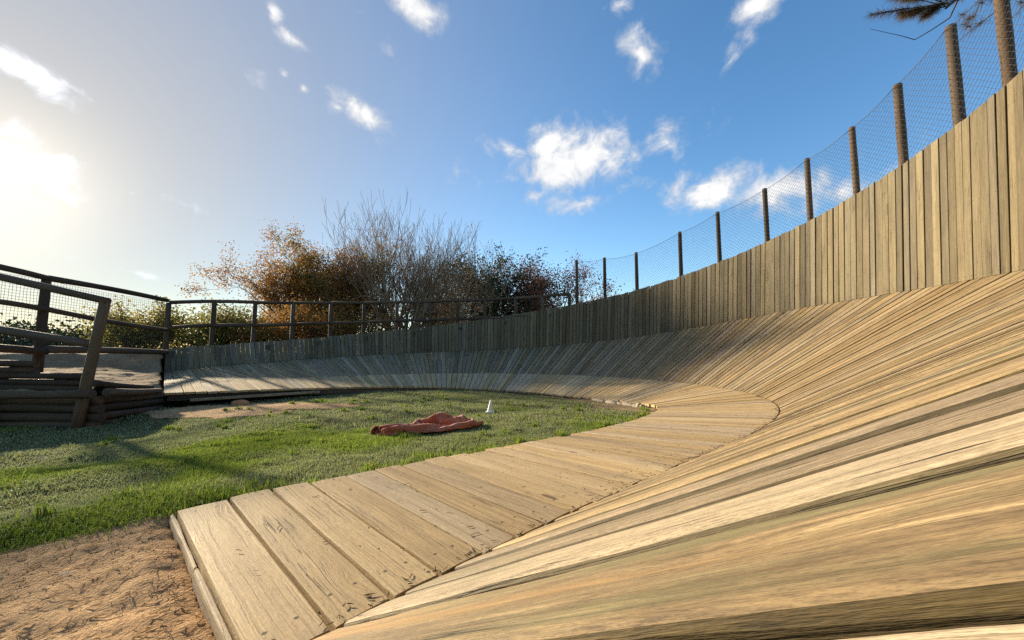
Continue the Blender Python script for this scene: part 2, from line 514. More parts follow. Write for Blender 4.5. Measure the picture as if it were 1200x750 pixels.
kap = prof(K_KAP_FIT, 0)
PS = .82517 + np.concatenate([[0], np.cumsum((kap[1:] + kap[:-1]) / 2 * DS)])
CX = -.50184 + np.concatenate([[0], np.cumsum((np.cos(PS[1:]) + np.cos(PS[:-1])) / 2 * DS)])
CY = .78772 + np.concatenate([[0], np.cumsum((np.sin(PS[1:]) + np.sin(PS[:-1])) / 2 * DS)])
WD, ZI, Z2, W2, W3, Z3 = [prof(k) for k in (K_WD, K_ZI, K_Z2, K_W2, K_W3, K_Z3)]


def st(s):
    """pose and profile at length s (may be negative: the run-in goes on straight)"""
    u = min(max(s / LEN, 0), 1) * (NSMP - 1)
    i = min(int(u), NSMP - 2); f = u - i
    g = lambda a: a[i] * (1 - f) + a[i + 1] * f
    ps = g(PS); x, y = g(CX), g(CY)
    ex = s if s < 0 else max(0, s - LEN)
    x += math.cos(ps) * ex; y += math.sin(ps) * ex
    return dict(x=x, y=y, ps=ps, n=(math.sin(ps), -math.cos(ps)), wd=g(WD), zi=g(ZI), w2=g(W2), z2=g(Z2), w3=g(W3), z3=g(Z3))


def pt(s, w, z):
    q = st(s)
    return Vector((q['x'] + q['n'][0] * w, q['y'] + q['n'][1] * w, z))


def surf(s, w):
    q = st(s)
    if w < 0: z = q['zi'] * min(1, -w / q['wd'])
    else: z = q['z2'] * w / q['w2']
    return Vector((q['x'] + q['n'][0] * w, q['y'] + q['n'][1] * w, z))


# ------------------------------------------------------------------ ground
LP0 = Vector((-5.3, 4.8)); LPB = Vector((-5.78, 6.22))      # corners of the raised earth platform
sub = slice(0, NSMP, 12)
SX, SY, SPS = CX[sub], CY[sub], PS[sub]
SWD, SZI, SW2, SW3 = WD[sub], ZI[sub], W2[sub], W3[sub]


def nearest(x, y):
    x = np.asarray(x).ravel(); y = np.asarray(y).ravel()
    idx = np.empty(len(x), int)
    for a in range(0, len(x), 20000):
        d = (x[a:a + 20000, None] - SX[None]) ** 2 + (y[a:a + 20000, None] - SY[None]) ** 2
        idx[a:a + 20000] = d.argmin(1)
    dx = x - SX[idx]; dy = y - SY[idx]
    w_ = dx * np.sin(SPS[idx]) - dy * np.cos(SPS[idx])
    t_ = dx * np.cos(SPS[idx]) + dy * np.sin(SPS[idx])
    return idx, w_, t_


_ci = np.arange(0, len(SX), 6)
CTRL = [(SX[i] - np.sin(SPS[i]) * SWD[i], SY[i] + np.cos(SPS[i]) * SWD[i], min(SZI[i] - .055, -.055 if i < 130 else -.31)) for i in _ci]
CTRL += [(-6.2, 4.6, -.31), (-5.2, 4.7, -.32), (-4.4, 4.6, -.32), (-3.2, 3.0, -.24), (-2.4, 2.2, -.14), (-1.75, 1.35, -.075), (-1.2, .9, -.06), (-2.6, 1.0, -.10), (-4, 1.5, -.18), (-7, 2.5, -.25), (-2, 5, -.3), (-.5, 6.5, -.32), (-3, 6.5, -.33)]
CTRL = np.array(CTRL)


def z_infield(x, y):
    x = np.asarray(x, float); y = np.asarray(y, float)
    num = 0; den = 0
    for cx_, cy_, cz_ in CTRL:
        wgt = 1 / ((x - cx_) ** 2 + (y - cy_) ** 2 + .02) ** 1.5
        num = num + wgt * cz_; den = den + wgt
    return num / den + (vnoise(x, y, 1.3, 3, 5) - .5) * .05


def z_ground(x, y):
    idx, w_, t_ = nearest(x, y)
    zin = z_infield(x, y)
    u = idx / (len(SX) - 1)
    zout = -.35 + .85 * sstep(u, .55, .85)
    far = np.hypot(x - 0, y - 6)
    zout = zout + (vnoise(x, y, .06, 3, 9) - .5) * np.clip((far - 18) / 10, 0, 6)
    under = np.minimum(zin, SZI[idx] - .16)
    a = sstep(w_, -SWD[idx] - .02, -SWD[idx] + .25)
    z = zin * (1 - a) + under * a
    b = sstep(w_, SW2[idx] + SW3[idx] + .12, SW2[idx] + SW3[idx] + .7)
    z = z * (1 - b) + zout * b
    # beyond the left end the sheet stays below the earth platform
    L = (x < -5.0) & (y > 4.9) & (y < 9.6) & (x > -9.5) & (u > .97)
    z = np.where(L, np.minimum(z, -.35), z)
    # foreground dirt lies on top: keep the sheet under it
    return z


def axis(a, b, lo, hi, step):
    core = np.arange(lo, hi + 1e-6, step)
    neg = [lo]; d = step
    while neg[-1] > a: d *= 1.25; neg.append(neg[-1] - d)
    pos = [hi]; d = step
    while pos[-1] < b: d *= 1.25; pos.append(pos[-1] + d)
    return np.concatenate([neg[:0:-1], core, pos[1:]])


gx = axis(-1500, 1500, -11, 9, .14); gy = axis(-1500, 1500, -3, 16, .14)
GX, GY = np.meshgrid(gx, gy)
gz = z_ground(GX.ravel(), GY.ravel())


def grid_faces(nx, ny):
    i = np.arange(nx - 1); j = np.arange(ny - 1)
    I, J = np.meshgrid(i, j)
    a = (J * nx + I).ravel()
    return np.stack([a, a + 1, a + 1 + nx, a + nx], 1)


f = grid_faces(len(gx), len(gy))
me = npmesh('ground', np.stack([GX.ravel(), GY.ravel(), gz], 1), f, np.full(len(f), 4), True)
o = link('ground', me, None, M_TURF)
o['kind'] = 'structure'; o['label'] = 'mossy soil under the grass of the infield'


def in_dirt(x, y):
    """signed: > 0 on the run-in dirt (left of the first deck board, near side of the grass edge)"""
    dx, dy = .784, .62                     # along the grass / dirt edge
    px, py = -1.40, 1.63
    c = (x - px) * -dy + (y - py) * dx     # + is the grass side
    wob = (vnoise(x, y, 2.2, 3, 21) - .5) * .24
    return -(c + wob)


# run-in dirt sheet
ax_ = np.arange(-4.2, 1.4, .022); ay_ = np.arange(-2.6, 1.75, .022)
AX, AY = np.meshgrid(ax_, ay_)
xx, yy = AX.ravel(), AY.ravel()
q0 = st(0)
tt = (xx - q0['x']) * math.cos(q0['ps']) + (yy - q0['y']) * math.sin(q0['ps'])
ww = (xx - q0['x']) * q0['n'][0] + (yy - q0['y']) * q0['n'][1]
zd = -.045 + (vnoise(xx, yy, 3.0, 4, 3) - .5) * .05 + (vnoise(xx, yy, 18, 3, 4) - .5) * .016 + (vnoise(xx, yy, 60, 2, 6) - .5) * .010
zd -= .015 * sstep(tt, -.10, .0) + .06 * sstep(tt, -.012, .03)
edge = sstep(in_dirt(xx, yy), -.05, .16)
zd = zd * edge + (z_infield(xx, yy) + .006) * (1 - edge)
keep = (in_dirt(xx, yy) > -.05) & ((tt < .06) | (ww < -1.24))
fc = grid_faces(len(ax_), len(ay_))
fc = fc[keep[fc].all(1)]
used = np.unique(fc); remap = -np.ones(len(xx), int); remap[used] = np.arange(len(used))
me = npmesh('dirt_path', np.stack([xx, yy, zd], 1)[used], remap[fc], np.full(len(fc), 4), True)
dirt = link('dirt_path', me, None, M_DIRT)
dirt['kind'] = 'structure'; dirt['label'] = 'sandy dirt run-in strewn with bark fibres beside the first deck board'

# raised earth platform at the far left end
bx = np.arange(-12, -5.2, .06); by = np.arange(4.86, 10.2, .06)
BX, BY = np.meshgrid(bx, by)
xx, yy = BX.ravel(), BY.ravel()
we = (xx - CX[-1]) * math.sin(PS[-1]) - (yy - CY[-1]) * math.cos(PS[-1])
te = (xx - CX[-1]) * math.cos(PS[-1]) + (yy - CY[-1]) * math.sin(PS[-1])
zz = np.interp(we, [-2.6, -1.3, -.6, 0, 1.2, 2.1, 2.55, 4], [.16, -.04, -.03, .01, .15, .36, .56, .62]) + .09 * np.clip(te, 0, 3) * sstep(2.2 - we, 0, 1.5)
zz = zz + .2 * sstep(-xx, 5.5, 6.5) * sstep(6.6 - yy, 0, 1.4)
zz = np.where(yy < 5.3, np.minimum(zz, .08 + (yy - 4.86) * .5), zz)
zz = zz + (vnoise(xx, yy, 3, 3, 2) - .5) * .05 + (vnoise(xx, yy, 11, 3, 12) - .5) * .035
idx, w_, t_ = nearest(xx, yy)
endl = (xx - CX[-1]) * math.cos(PS[-1]) + (yy - CY[-1]) * math.sin(PS[-1])
keep = (endl > .02) & ((xx - LP0.x) * (LPB.y - LP0.y) - (yy - LP0.y) * (LPB.x - LP0.x) < .02)
keep |= (xx < -8.6)
fc = grid_faces(len(bx), len(by)); fc = fc[keep[fc].all(1)]
used = np.unique(fc); remap = -np.ones(len(xx), int); remap[used] = np.arange(len(used))
me = npmesh('earth_platform', np.stack([xx, yy, zz], 1)[used], remap[fc], np.full(len(fc), 4), True)
o = link('earth_platform', me, None, M_EARTH)
o['kind'] = 'structure'; o['label'] = 'banked bare earth ramp above the log retaining wall'

# ------------------------------------------------------------------ berm
berm = thing('wooden_berm', 'long curved bike berm of weathered radial boards sweeping round the grass', 'bike ramp', (0, 0, 0))
rb = random.Random(4)


def board(name, ia, ib, oa, ob, th, m, near=0, dz=0., roll=0., bow=0., cham=.004, parent=berm, wob=0.0, seed=0, side=None):
    """a plank between four top-surface corners (inner a/b, outer a/b), with its own frame: x along, y across, z up"""
    rr = random.Random(seed)
    mi = (ia + ib) / 2; mo = (oa + ob) / 2
    X = (mo - mi); ln = X.length; X.normalize()
    Yv = ((ib - ia) + (ob - oa)).normalized()
    Z = X.cross(Yv).normalized()
    if Z.z < 0 and abs(Z.z) > .3: Z = -Z
    Yv = Z.cross(X).normalized()
    M = Matrix(((X.x, Yv.x, Z.x, mi.x), (X.y, Yv.y, Z.y, mi.y), (X.z, Yv.z, Z.z, mi.z), (0, 0, 0, 1)))
    Mi = M.inverted()
    c = [Mi @ p for p in (ia, ib, oa, ob)]
    if c[0].y > c[1].y: c = [c[1], c[0], c[3], c[2]]
    n = 1 + near
    v = []; f = []
    ph = [rr.uniform(0, 6.28) for _ in range(6)]
    for i in range(n + 1):
        t = i / n
        xl = c[0].x * (1 - t) + c[2].x * t; xr = c[1].x * (1 - t) + c[3].x * t
        yl = c[0].y * (1 - t) + c[2].y * t; yr = c[1].y * (1 - t) + c[3].y * t
        zl = c[0].z * (1 - t) + c[2].z * t; zr = c[1].z * (1 - t) + c[3].z * t
        D = t * ln
        if wob:
            yl += wob * (math.sin(D * 7 + ph[0]) + .6 * math.sin(D * 19 + ph[1]) + .3 * math.sin(D * 47 + ph[4])) ; yr += wob * (math.sin(D * 6 + ph[2]) + .6 * math.sin(D * 21 + ph[3]) + .3 * math.sin(D * 53 + ph[5]))
        zb = dz + bow * math.sin(math.pi * t)
        e = cham * (1 + (.3 * math.sin(D * 13 + ph[1]) if wob else 0))
        zl += zb - roll; zr += zb + roll
        if near > 6:
            ym = (yl + yr) / 2; q = (yr - yl)
            v += [(xl, yl, zl - th), (xl, yl, zl - e * 1.6), (xl, yl + e * .5, zl - e * .55), (xl, yl + e * 1.8, zl - e * .1), (xl, yl + q * .3, zl * .7 + zr * .3 + .0012),
                  (xr, yl + q * .7, zl * .3 + zr * .7 + .0008), (xr, yr - e * 1.8, zr - e * .1), (xr, yr - e * .5, zr - e * .55), (xr, yr, zr - e * 1.6), (xr, yr, zr - th)]
        else:
            v += [(xl, yl, zl - th), (xl, yl, zl - e), (xl, yl + e, zl), (xr, yr - e, zr), (xr, yr, zr - e), (xr, yr, zr - th)]
    k = 10 if near > 6 else 6
    for i in range(n):
        for j in range(k):
            j2 = (j + 1) % k
            f.append((i * k + j, (i + 1) * k + j, (i + 1) * k + j2, i * k + j2))
    f.append(tuple(range(k))); f.append(tuple(range(n * k, n * k + k))[::-1])
    me = pyd(name, v, f)
    o = link(name, me, parent, m, M)
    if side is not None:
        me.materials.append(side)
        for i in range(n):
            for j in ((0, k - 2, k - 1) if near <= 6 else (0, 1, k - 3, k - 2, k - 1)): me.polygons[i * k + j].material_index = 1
    return o


# deck boards
edges = [0.0, .155, .30, .445, .60]
while edges[-1] < LEN - .1: edges.append(edges[-1] + rb.uniform(.142, .158))
edges[-1] = LEN
for i in range(len(edges) - 1):
    a, b = edges[i], edges[i + 1]
    g = rb.uniform(.005, .008) if a < 2.5 else rb.uniform(.004, .009)
    a += g; b -= g
    qa, qb = st(a), st(b)
    tr = rb.uniform(-.018, .018)
    near = 14 if a < 2.2 else (2 if a < 6 else 0)
    board('deck_board', pt(a, -qa['wd'] - tr, qa['zi']), pt(b, -qb['wd'] - tr, qb['zi']), pt(a, -.010, 0), pt(b, -.010, 0), .038, M_DECK, near,
          rb.uniform(-.003, .002), rb.uniform(-.0025, .0025), 0, .0016, wob=.0004 if near > 6 else 0, seed=i)

# banked boards
edges = [-1.02, -.83, -.65, -.43, -.225, -.03, .172, .325, .48]
while edges[-1] < LEN - .1: edges.append(edges[-1] + (rb.uniform(.135, .165) if edges[-1] < 1.8 else rb.uniform(.088, .118)))
edges[-1] = LEN
for i in range(len(edges) - 1):
    a, b = edges[i], edges[i + 1]
    g = rb.uniform(.001, .0025) if a < .4 else rb.uniform(.003, .006)
    a += g; b -= g
    qa, qb = st(a), st(b)
    near = 22 if a < 1.6 else (3 if a < 5 else 0)
    drop = {2: -.006, 3: -.005, 4: .0005, 5: .001, 6: .0, 7: -.002}.get(i, rb.uniform(-.0025, .0015) if a < 3 else rb.uniform(-.004, .002))
    board('bank_board', pt(a, 0, .002), pt(b, 0, .002), pt(a, qa['w2'] + .03, qa['z2'] * (1 + .03 / qa['w2'])), pt(b, qb['w2'] + .03, qb['z2'] * (1 + .03 / qb['w2'])), .042, M_BANK, near,
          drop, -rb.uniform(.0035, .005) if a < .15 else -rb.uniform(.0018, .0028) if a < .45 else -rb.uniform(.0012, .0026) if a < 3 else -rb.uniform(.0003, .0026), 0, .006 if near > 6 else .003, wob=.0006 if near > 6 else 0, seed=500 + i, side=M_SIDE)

# wall boards
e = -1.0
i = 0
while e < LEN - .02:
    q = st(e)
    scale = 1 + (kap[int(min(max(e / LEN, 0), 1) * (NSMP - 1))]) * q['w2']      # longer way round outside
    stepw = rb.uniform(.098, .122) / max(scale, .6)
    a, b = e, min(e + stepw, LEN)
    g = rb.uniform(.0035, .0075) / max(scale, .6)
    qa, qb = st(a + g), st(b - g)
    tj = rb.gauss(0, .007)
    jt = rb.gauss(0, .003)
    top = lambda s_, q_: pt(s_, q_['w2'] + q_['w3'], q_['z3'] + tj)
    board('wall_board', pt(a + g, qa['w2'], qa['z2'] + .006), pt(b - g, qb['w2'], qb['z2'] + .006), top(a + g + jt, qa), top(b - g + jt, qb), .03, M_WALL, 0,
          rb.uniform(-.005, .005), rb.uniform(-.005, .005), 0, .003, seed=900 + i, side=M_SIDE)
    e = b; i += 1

# unseen dark sheet added behind the wall boards to stop light through the gaps
s_ = -1.0
while s_ < .82 * LEN:
    s2 = s_ + .8
    V = []; F = []
    for k in range(5):
        q = st(s_ + (s2 - .01 - s_) * k / 4); ss = s_ + (s2 - .01 - s_) * k / 4
        for off in (.036, .050):
            V += [pt(ss, q['w2'] + off + .004, q['z2'] - .02), pt(ss, q['w2'] + q['w3'] + off, q['z3'] - .07)]
    for k in range(4):
        b = k * 4
        F += [(b, b + 4, b + 5, b + 1), (b + 2, b + 3, b + 7, b + 6), (b + 1, b + 5, b + 7, b + 3), (b, b + 2, b + 6, b + 4)]
    F += [(0, 1, 3, 2), (16, 18, 19, 17)]
    link('gap_light_blocker', pyd('gap_light_blocker', V, F), berm, M_LOG, Matrix.Identity(4))
    s_ = s2

# timber under the inner edge, the start edge and behind the wall
s_ = 1.2
while s_ < LEN - .3:
    s2 = min(s_ + 1.55, LEN - .05)
    a = st(s_); b = st(s2)
    p1 = pt(s_, -a['wd'] + .05, a['zi'] - .046); p2 = pt(s2, -b['wd'] + .05, b['zi'] - .046)
    dn = Vector((0, 0, -.12)); nn = Vector((a['n'][0], a['n'][1], 0)) * .05
    board('bearer', p1, p1 + nn, p2, p2 + nn, .10, M_LOG, 0, seed=7)
    s_ = s2 + .01
q = st(0)
tv_ = Vector((math.cos(q['ps']), math.sin(q['ps']), 0))
a0 = pt(0, -1.13, -.022); a1 = pt(0, -.60, -.026)
board('edge_strip', a0 + tv_ * .002, a0 - tv_ * .012, a1 + tv_ * .002, a1 - tv_ * .010, .05, M_DECK, 8, wob=.0015, seed=77)
a0 = pt(0, -.57, -.018); a1 = pt(0, .2, -.026)
board('edge_strip', a0 + tv_ * .002, a0 - tv_ * .014, a1 + tv_ * .002, a1 - tv_ * .010, .05, M_DECK, 8, wob=.0015, seed=78)
for s_ in np.arange(-.6, LEN, 1.0):
    q = st(s_)
    p = pt(s_, q['w2'] + q['w3'] * .4 + .10, 0)
    v, f = tube([(p.x, p.y, -.5), (p.x, p.y, q['z3'] * .9)], .05, 8)
    vv = [Vector(c) - Vector((p.x, p.y, 0)) for c in v]
    link('support_post', pyd('support_post', vv, f, True), berm, M_POLE, Matrix.Translation((p.x, p.y, 0)))

# ------------------------------------------------------------------ poles, railings, nets
def pole(name, p1, p2, r1, r2, parent, m=M_POLE, sides=10, bend=.0, seed=0, top=True):
    p1, p2 = Vector(p1), Vector(p2)
    d = p2 - p1; L = d.length
    q = d.to_track_quat('Z', 'Y')
    Mx = Matrix.Translation(p1) @ q.to_matrix().to_4x4()
    rr = random.Random(seed)
    ph = rr.uniform(0, 6.28)
    n = max(2, int(L / .35))
    pts = []; rad = []
    for i in range(n + 1):
        t = i / n
        pts.append((bend * math.sin(math.pi * t) * math.cos(ph), bend * math.sin(math.pi * t) * math.sin(ph), L * t))
        rad.append((r1 * (1 - t) + r2 * t) * (1 + rr.uniform(-.05, .05)))
    if top:            # worn, slightly rounded ends
        pts.append((pts[-1][0], pts[-1][1], L + r2 * .18)); rad.append(r2 * .82)
    v, f = tube(pts, rad, sides)
    me = pyd(name, v, f)
    for pl in me.polygons[:-2]: pl.use_smooth = True
    return link(name, me, parent, m, Mx)


def net_mesh(name, quads, cell, r, parent, m, diamond=True):
    """wire net hung in flat panels; each panel: bottom-left, bottom-right, top-right, top-left"""
    V = []; F = []
    def wire(p, q):
        d = (q - p)
        if d.length < 1e-4: return
        d.normalize()
        a = d.cross(Vector((.3, .2, .9))).normalized() * r; b = a.cross(d).normalized() * r
        n = len(V)
        for c in (p, q):
            for k in range(3):
                t = k * 2.0944
                V.append(c + a * math.cos(t) + b * math.sin(t))
        for k in range(3):
            k2 = (k + 1) % 3
            F.append((n + k, n + k2, n + 3 + k2, n + 3 + k))
    rn = random.Random(3)
    for A, B, C, D in quads:
        wl = ((B - A).length + (C - D).length) / 2; hl = ((D - A).length + (C - B).length) / 2
        nx = max(2, round(wl / cell)); ny = max(2, round(hl / cell))
        P = {}
        def P_(i, j):
            if (i, j) not in P:
                u, v_ = i / nx, j / ny
                base = (A * (1 - u) + B * u) * (1 - v_) + (D * (1 - u) + C * u) * v_
                sag = math.sin(math.pi * u) * .035 * v_
                jit = Vector((rn.uniform(-1, 1), rn.uniform(-1, 1), rn.uniform(-1, 1))) * cell * .09
                P[(i, j)] = base + jit - Vector((0, 0, sag))
            return P[(i, j)]
        if diamond:
            for i in range(nx):
                for j in range(ny):
                    if (i + j) % 2 == 0: wire(P_(i, j), P_(i + 1, j + 1))
                    else: wire(P_(i + 1, j), P_(i, j + 1))
        else:
            for i in range(nx + 1):
                for j in range(0, ny, 2): wire(P_(i, j), P_(i, min(j + 2, ny)))
            for j in range(ny + 1):
                for i in range(0, nx, 2): wire(P_(i, j), P_(min(i + 2, nx), j))
    o = link(name, pyd(name, V, F), parent, m, Matrix.Identity(4))
    o['kind'] = 'stuff'
    return o


# tall net posts behind the wall: (length along the crease, top height)
NET = [(.575, 3.59), (.5458, 3.56), (.5125, 3.55), (.4708, 3.88), (.4375, 4.10), (.402, 4.24), (.375, 4.48), (.3478, 4.57), (.325, 4.79), (.3005, 5.02), (.2815, 5.05), (.252, 5.3), (.222, 5.45)]
nf = thing('net_fence', 'tall round posts carrying wire netting above the high wooden wall', 'fence', pt(.4 * LEN, 2.5, 0))
tops = []; bots = []
rp = random.Random(8)
for i, (u, zt) in enumerate(NET):
    s_ = u * LEN; q = st(s_)
    pb = pt(s_, q['w2'] + q['w3'] + .10, -.4)
    ptp = pt(s_, q['w2'] + q['w3'] + .10 + rp.uniform(-.02, .04), zt)
    r0 = .052 if i < 8 else .062
    pole('post', pb, ptp, r0 * 1.08, r0 * .95, nf, sides=12, seed=i)
    d = (ptp - pb).normalized()
    nrm = Vector((-q['n'][0], -q['n'][1], 0)) * (r0 + .006)
    tops.append(ptp - Vector((0, 0, .05)) + nrm); bots.append(pb.lerp(ptp, (q['z3'] - .08 + .4) / (zt + .4)) + nrm)
quads = [(bots[i], bots[i + 1], tops[i + 1], tops[i]) for i in range(len(tops) - 1)]
net_mesh('netting', quads,   .042, .0019, nf, M_WIRE, True)
for i in range(len(tops) - 1):
    a, b = tops[i], tops[i + 1]
    pts = [a.lerp(b, k / 6) - Vector((0, 0, .04 * math.sin(math.pi * k / 6))) for k in range(7)]
    v, f = tube(pts, .0045, 5)
    link('top_wire', pyd('top_wire', v, f, True), nf, M_WIRE, Matrix.Identity(4))

# railing along the far low part of the wall
RAIL = [(1.0, 1.80), (.95, 1.90), (.9083, 1.95), (.8708, 2.01), (.8333, 2.09), (.80, 2.15), (.7667, 2.23), (.7333, 2.28), (.7042, 2.33), (.675, 2.36), (.6417, 2.41), (.6125, 2.43), (.5833, 2.47)]
rail = thing('wooden_railing', 'dark round-pole railing along the low far wall in front of the autumn trees', 'railing', pt(.8 * LEN, 2.7, 0))
tp_ = []; md_ = []
for i, (u, zt) in enumerate(RAIL):
    s_ = u * LEN; q = st(s_)
    b = pt(s_, q['w2'] + q['w3'] + .085, 0 if i else .1); t_ = pt(s_, q['w2'] + q['w3'] + .10 + rp.uniform(-.02, .02), zt)
    pole('post', b, t_, .062, .056, rail, seed=20 + i)
    tp_.append(t_ + Vector((0, 0, .02))); md_.append(pt(s_, q['w2'] + q['w3'] + .03, zt - .62))
for i in range(len(tp_) - 1):
    pole('top_rail', tp_[i], tp_[i + 1], .05, .047, rail, sides=8, seed=40 + i, bend=.01)
    q = st(RAIL[i + 1][0] * LEN)
    if md_[i + 1].z > q['z3'] - .18:
        pole('mid_rail', md_[i], md_[i + 1], .047, .044, rail, sides=8, seed=60 + i, bend=.012)

# side railing running from the corner towards the left, with netting
side = thing('wire_railing', 'backlit pole railing with wire netting on the earth ramp, glowing in the low sun', 'railing', (-8.1, 6.5, .6))
SP = [(-8.30, 9.05, 1.80, .6), (-8.06, 6.5, 1.85, .62), (-7.92, 5.0, 1.93, .68), (-7.75, 3.4, 2.0, .6)]
for i, (x, y, zt, zb) in enumerate(SP):
    if i == 0: continue
    pole('post', (x, y, zb - .5), (x, y, zt), .07, .06, side, seed=80 + i)
for i in range(len(SP) - 1):
    a, b = SP[i], SP[i + 1]
    pole('top_rail', (a[0] + .03, a[1], a[2] + .02), (b[0] + .03, b[1], b[2] + .02), .05, .052, side, sides=8, seed=90 + i, bend=.02)
    mz = [1.11, 1.33, 1.40, 1.45]
    pole('mid_rail', (a[0] + .06, a[1], mz[i]), (b[0] + .06, b[1], mz[i + 1]), .045, .048, side, sides=8, seed=95 + i, bend=.03)
    pole('base_log', (a[0] + .12, a[1], a[3] - .02), (b[0] + .12, b[1], b[3] + .02), .06, .065, side, sides=8, seed=99 + i, bend=.02)
quads = [(Vector((a[0] - .07, a[1], a[3])), Vector((b[0] - .07, b[1], b[3])), Vector((b[0] - .07, b[1], b[2])), Vector((a[0] - .07, a[1], a[2]))) for a, b in zip(SP[:-1], SP[1:])]
net_mesh('netting', quads, .05, .0026, side, M_WIRE, False)

# near hand rail on the log wall
hr = thing('hand_rail', 'leaning post with two sloping pole rails at the front of the log wall', 'railing', (-5.3, 4.72, -.3))
pole('post', (-5.30, 4.70, -.45), (-5.07, 4.70, 1.22), .057, .052, hr, seed=120)
pole('post', (-7.9, 4.70, -.4), (-7.85, 4.70, 1.86), .07, .062, hr, seed=121)
pole('top_rail', (-5.02, 4.69, 1.23), (-8.1, 4.69, 1.92), .043, .048, hr, seed=122, bend=.02)
pole('low_rail', (-5.20, 4.78, .69), (-8.1, 4.78, 1.12), .05, .058, hr, seed=123, bend=.02)

lw = thing('log_retaining_wall', 'low dark retaining wall of stacked round logs at the left edge of the grass', 'wall', (-5.6, 4.8, -.3))
rl = random.Random(5)
def log(p1, p2, r, sd): return pole('log', p1, p2, r, r * rl.uniform(.9, 1.05), lw, M_POLE, 10, .012, sd)
for k, z in enumerate((.0, -.105, -.21, -.31)):
    log((-5.16 + rl.uniform(-.05, .05), 4.83, z), (-8.2, 4.83, z + rl.uniform(-.02, .02)), .053, 130 + k)
    log((-5.26, 4.92, z), (-5.74, 6.3, z - .10), .05, 140 + k)
log((-5.02, 4.605, .10), (-8.2, 4.605, .095), .048, 150)
log((-5.10, 4.84, .10), (-5.70, 6.22, -.03), .048, 151)
for k, z in enumerate((.125, .205, .285, .365, .445)):
    log((-6.16 + rl.uniform(-.03, .03) if k > 2 else -5.50, 4.97, z), (-8.0, 4.97, z + .03), .042, 160 + k)
log((-5.42, 4.97, .2), (-5.80, 6.18, .03), .042, 170)
pole('stake', (-6.46, 4.72, -.4), (-6.43, 4.72, .55), .055, .052, lw, seed=171)

# ------------------------------------------------------------------ trees
def leaf_cloud(name, P, size, seed, parent, m, sizev=.35, flat=0.0, aspect=.6):
    rg = np.random.default_rng(seed)
    n = len(P)
    a = rg.normal(size=(n, 3)); a /= np.linalg.norm(a, axis=1)[:, None]
    b = rg.normal(size=(n, 3)); b -= (a * b).sum(1)[:, None] * a; b /= np.linalg.norm(b, axis=1)[:, None]
    s = size * (1 + sizev * rg.uniform(-1, 1, n))[:, None]
    v = np.stack([P - a * s, P + b * s * aspect + a * s * .1, P + a * s, P - b * s * aspect + a * s * .1], 1).reshape(-1, 3)
    f = np.arange(4 * n).reshape(-1, 4)
    me = npmesh(name, v, f, np.full(n, 4))
    base = vnoise(P[:, 0] * .9 + P[:, 2] * .5, P[:, 1] * .9 + P[:, 2], 1.0, 3, seed)
    vattr(me, 'rnd', np.repeat(np.clip((base - .5) * 1.3 + .5 + rg.uniform(-.3, .3, n), 0, 1), 4))
    return link(name, me, parent, m)


def branching(base, seed, height, stems, spread, levels, trunk_r, trunk_h=.3, up=.25, kids=(3, 4), ratio=.62, seg=5, wild=.18, lean=(0, 0)):
    """returns tubes' verts/faces and the twig tips"""
    rr = random.Random(seed)
    V = []; F = []; tips = []

    def grow(p, d, L, r, lev):
        pts = [p.copy()]; rad = [r]
        dd = d.copy(); q = p.copy()
        for i in range(seg):
            dd = (dd + Vector((rr.gauss(0, wild), rr.gauss(0, wild), rr.gauss(0, wild) + up * .35))).normalized()
            q = q + dd * (L / seg)
            pts.append(q.copy()); rad.append(max(.0065, r * (1 - .62 * (i + 1) / seg)))
        v, f = tube(pts, rad, 6 if lev < 2 else 4 if lev < 3 else 3, False)
        n = len(V); V.extend(v); F.extend([tuple(k + n for k in x) for x in f])
        if lev >= levels:
            tips.append((pts[-1], dd)); tips.append((pts[-2], dd)); tips.append((pts[len(pts) // 2], dd)); return
        for k in range(rr.randint(*kids) + (1 if lev == 1 else 0)):
            i = rr.randint(max(1, seg // 3), seg)
            out = Vector((rr.gauss(0, 1), rr.gauss(0, 1), rr.gauss(.15, .6))).normalized()
            nd = (dd * .75 + out * .75).normalized()
            grow(pts[i], nd, L * ratio * rr.uniform(.75, 1.2), rad[i] * .72, lev + 1)
        grow(pts[-1], dd, L * ratio, rad[-1], lev + 1)
    base = Vector(base)
    top = base + Vector((lean[0], lean[1], trunk_h))
    v, f = tube([base - Vector((0, 0, .2)), base.lerp(top, .5) + Vector((.03, .02, 0)), top], [trunk_r * 1.25, trunk_r, trunk_r * .9], 8)
    n = len(V); V.extend(v); F.extend([tuple(k + n for k in x) for x in f])
    for k in range(stems):
        a = 2 * math.pi * (k + rr.uniform(-.3, .3)) / stems
        d = Vector((math.cos(a) * spread, math.sin(a) * spread, 1)).normalized()
        grow(top - Vector((0, 0, .05)), d, height * rr.uniform(.36, .48), trunk_r * .6, 1)
    return V, F, tips


def tree(name, label, base, seed, height, stems, spread, levels, tr, leaves, size, lm, bark=M_BARK, group='trees beyond the berm', sprd=.3, **kw):
    T = thing(name, label, 'tree', base, group)
    V, F, tips = branching(base, seed, height, stems, spread, levels, tr, **kw)
    inv = Vector(base)
    me = pyd('trunk', [Vector(v) - inv for v in V], F, True)
    link('trunk', me, T, bark, Matrix.Translation(inv))
    if leaves:
        rg = np.random.default_rng(seed + 1)
        tp = np.array([[*t[0]] for t in tips])
        w_ = np.exp(rg.normal(0, .45, len(tp))); w_ /= w_.sum()      # some twigs dense, some bare
        idx = rg.choice(len(tp), leaves, p=w_)
        P = tp[idx] + rg.normal(0, sprd, (leaves, 3)) * np.array([1, 1, .8])
        P = P[P[:, 2] > base[2] - .1] - np.array(base)
        o = leaf_cloud('crown', P, size, seed + 2, T, lm)
        o.matrix_basis = Matrix.Identity(4)
    return T


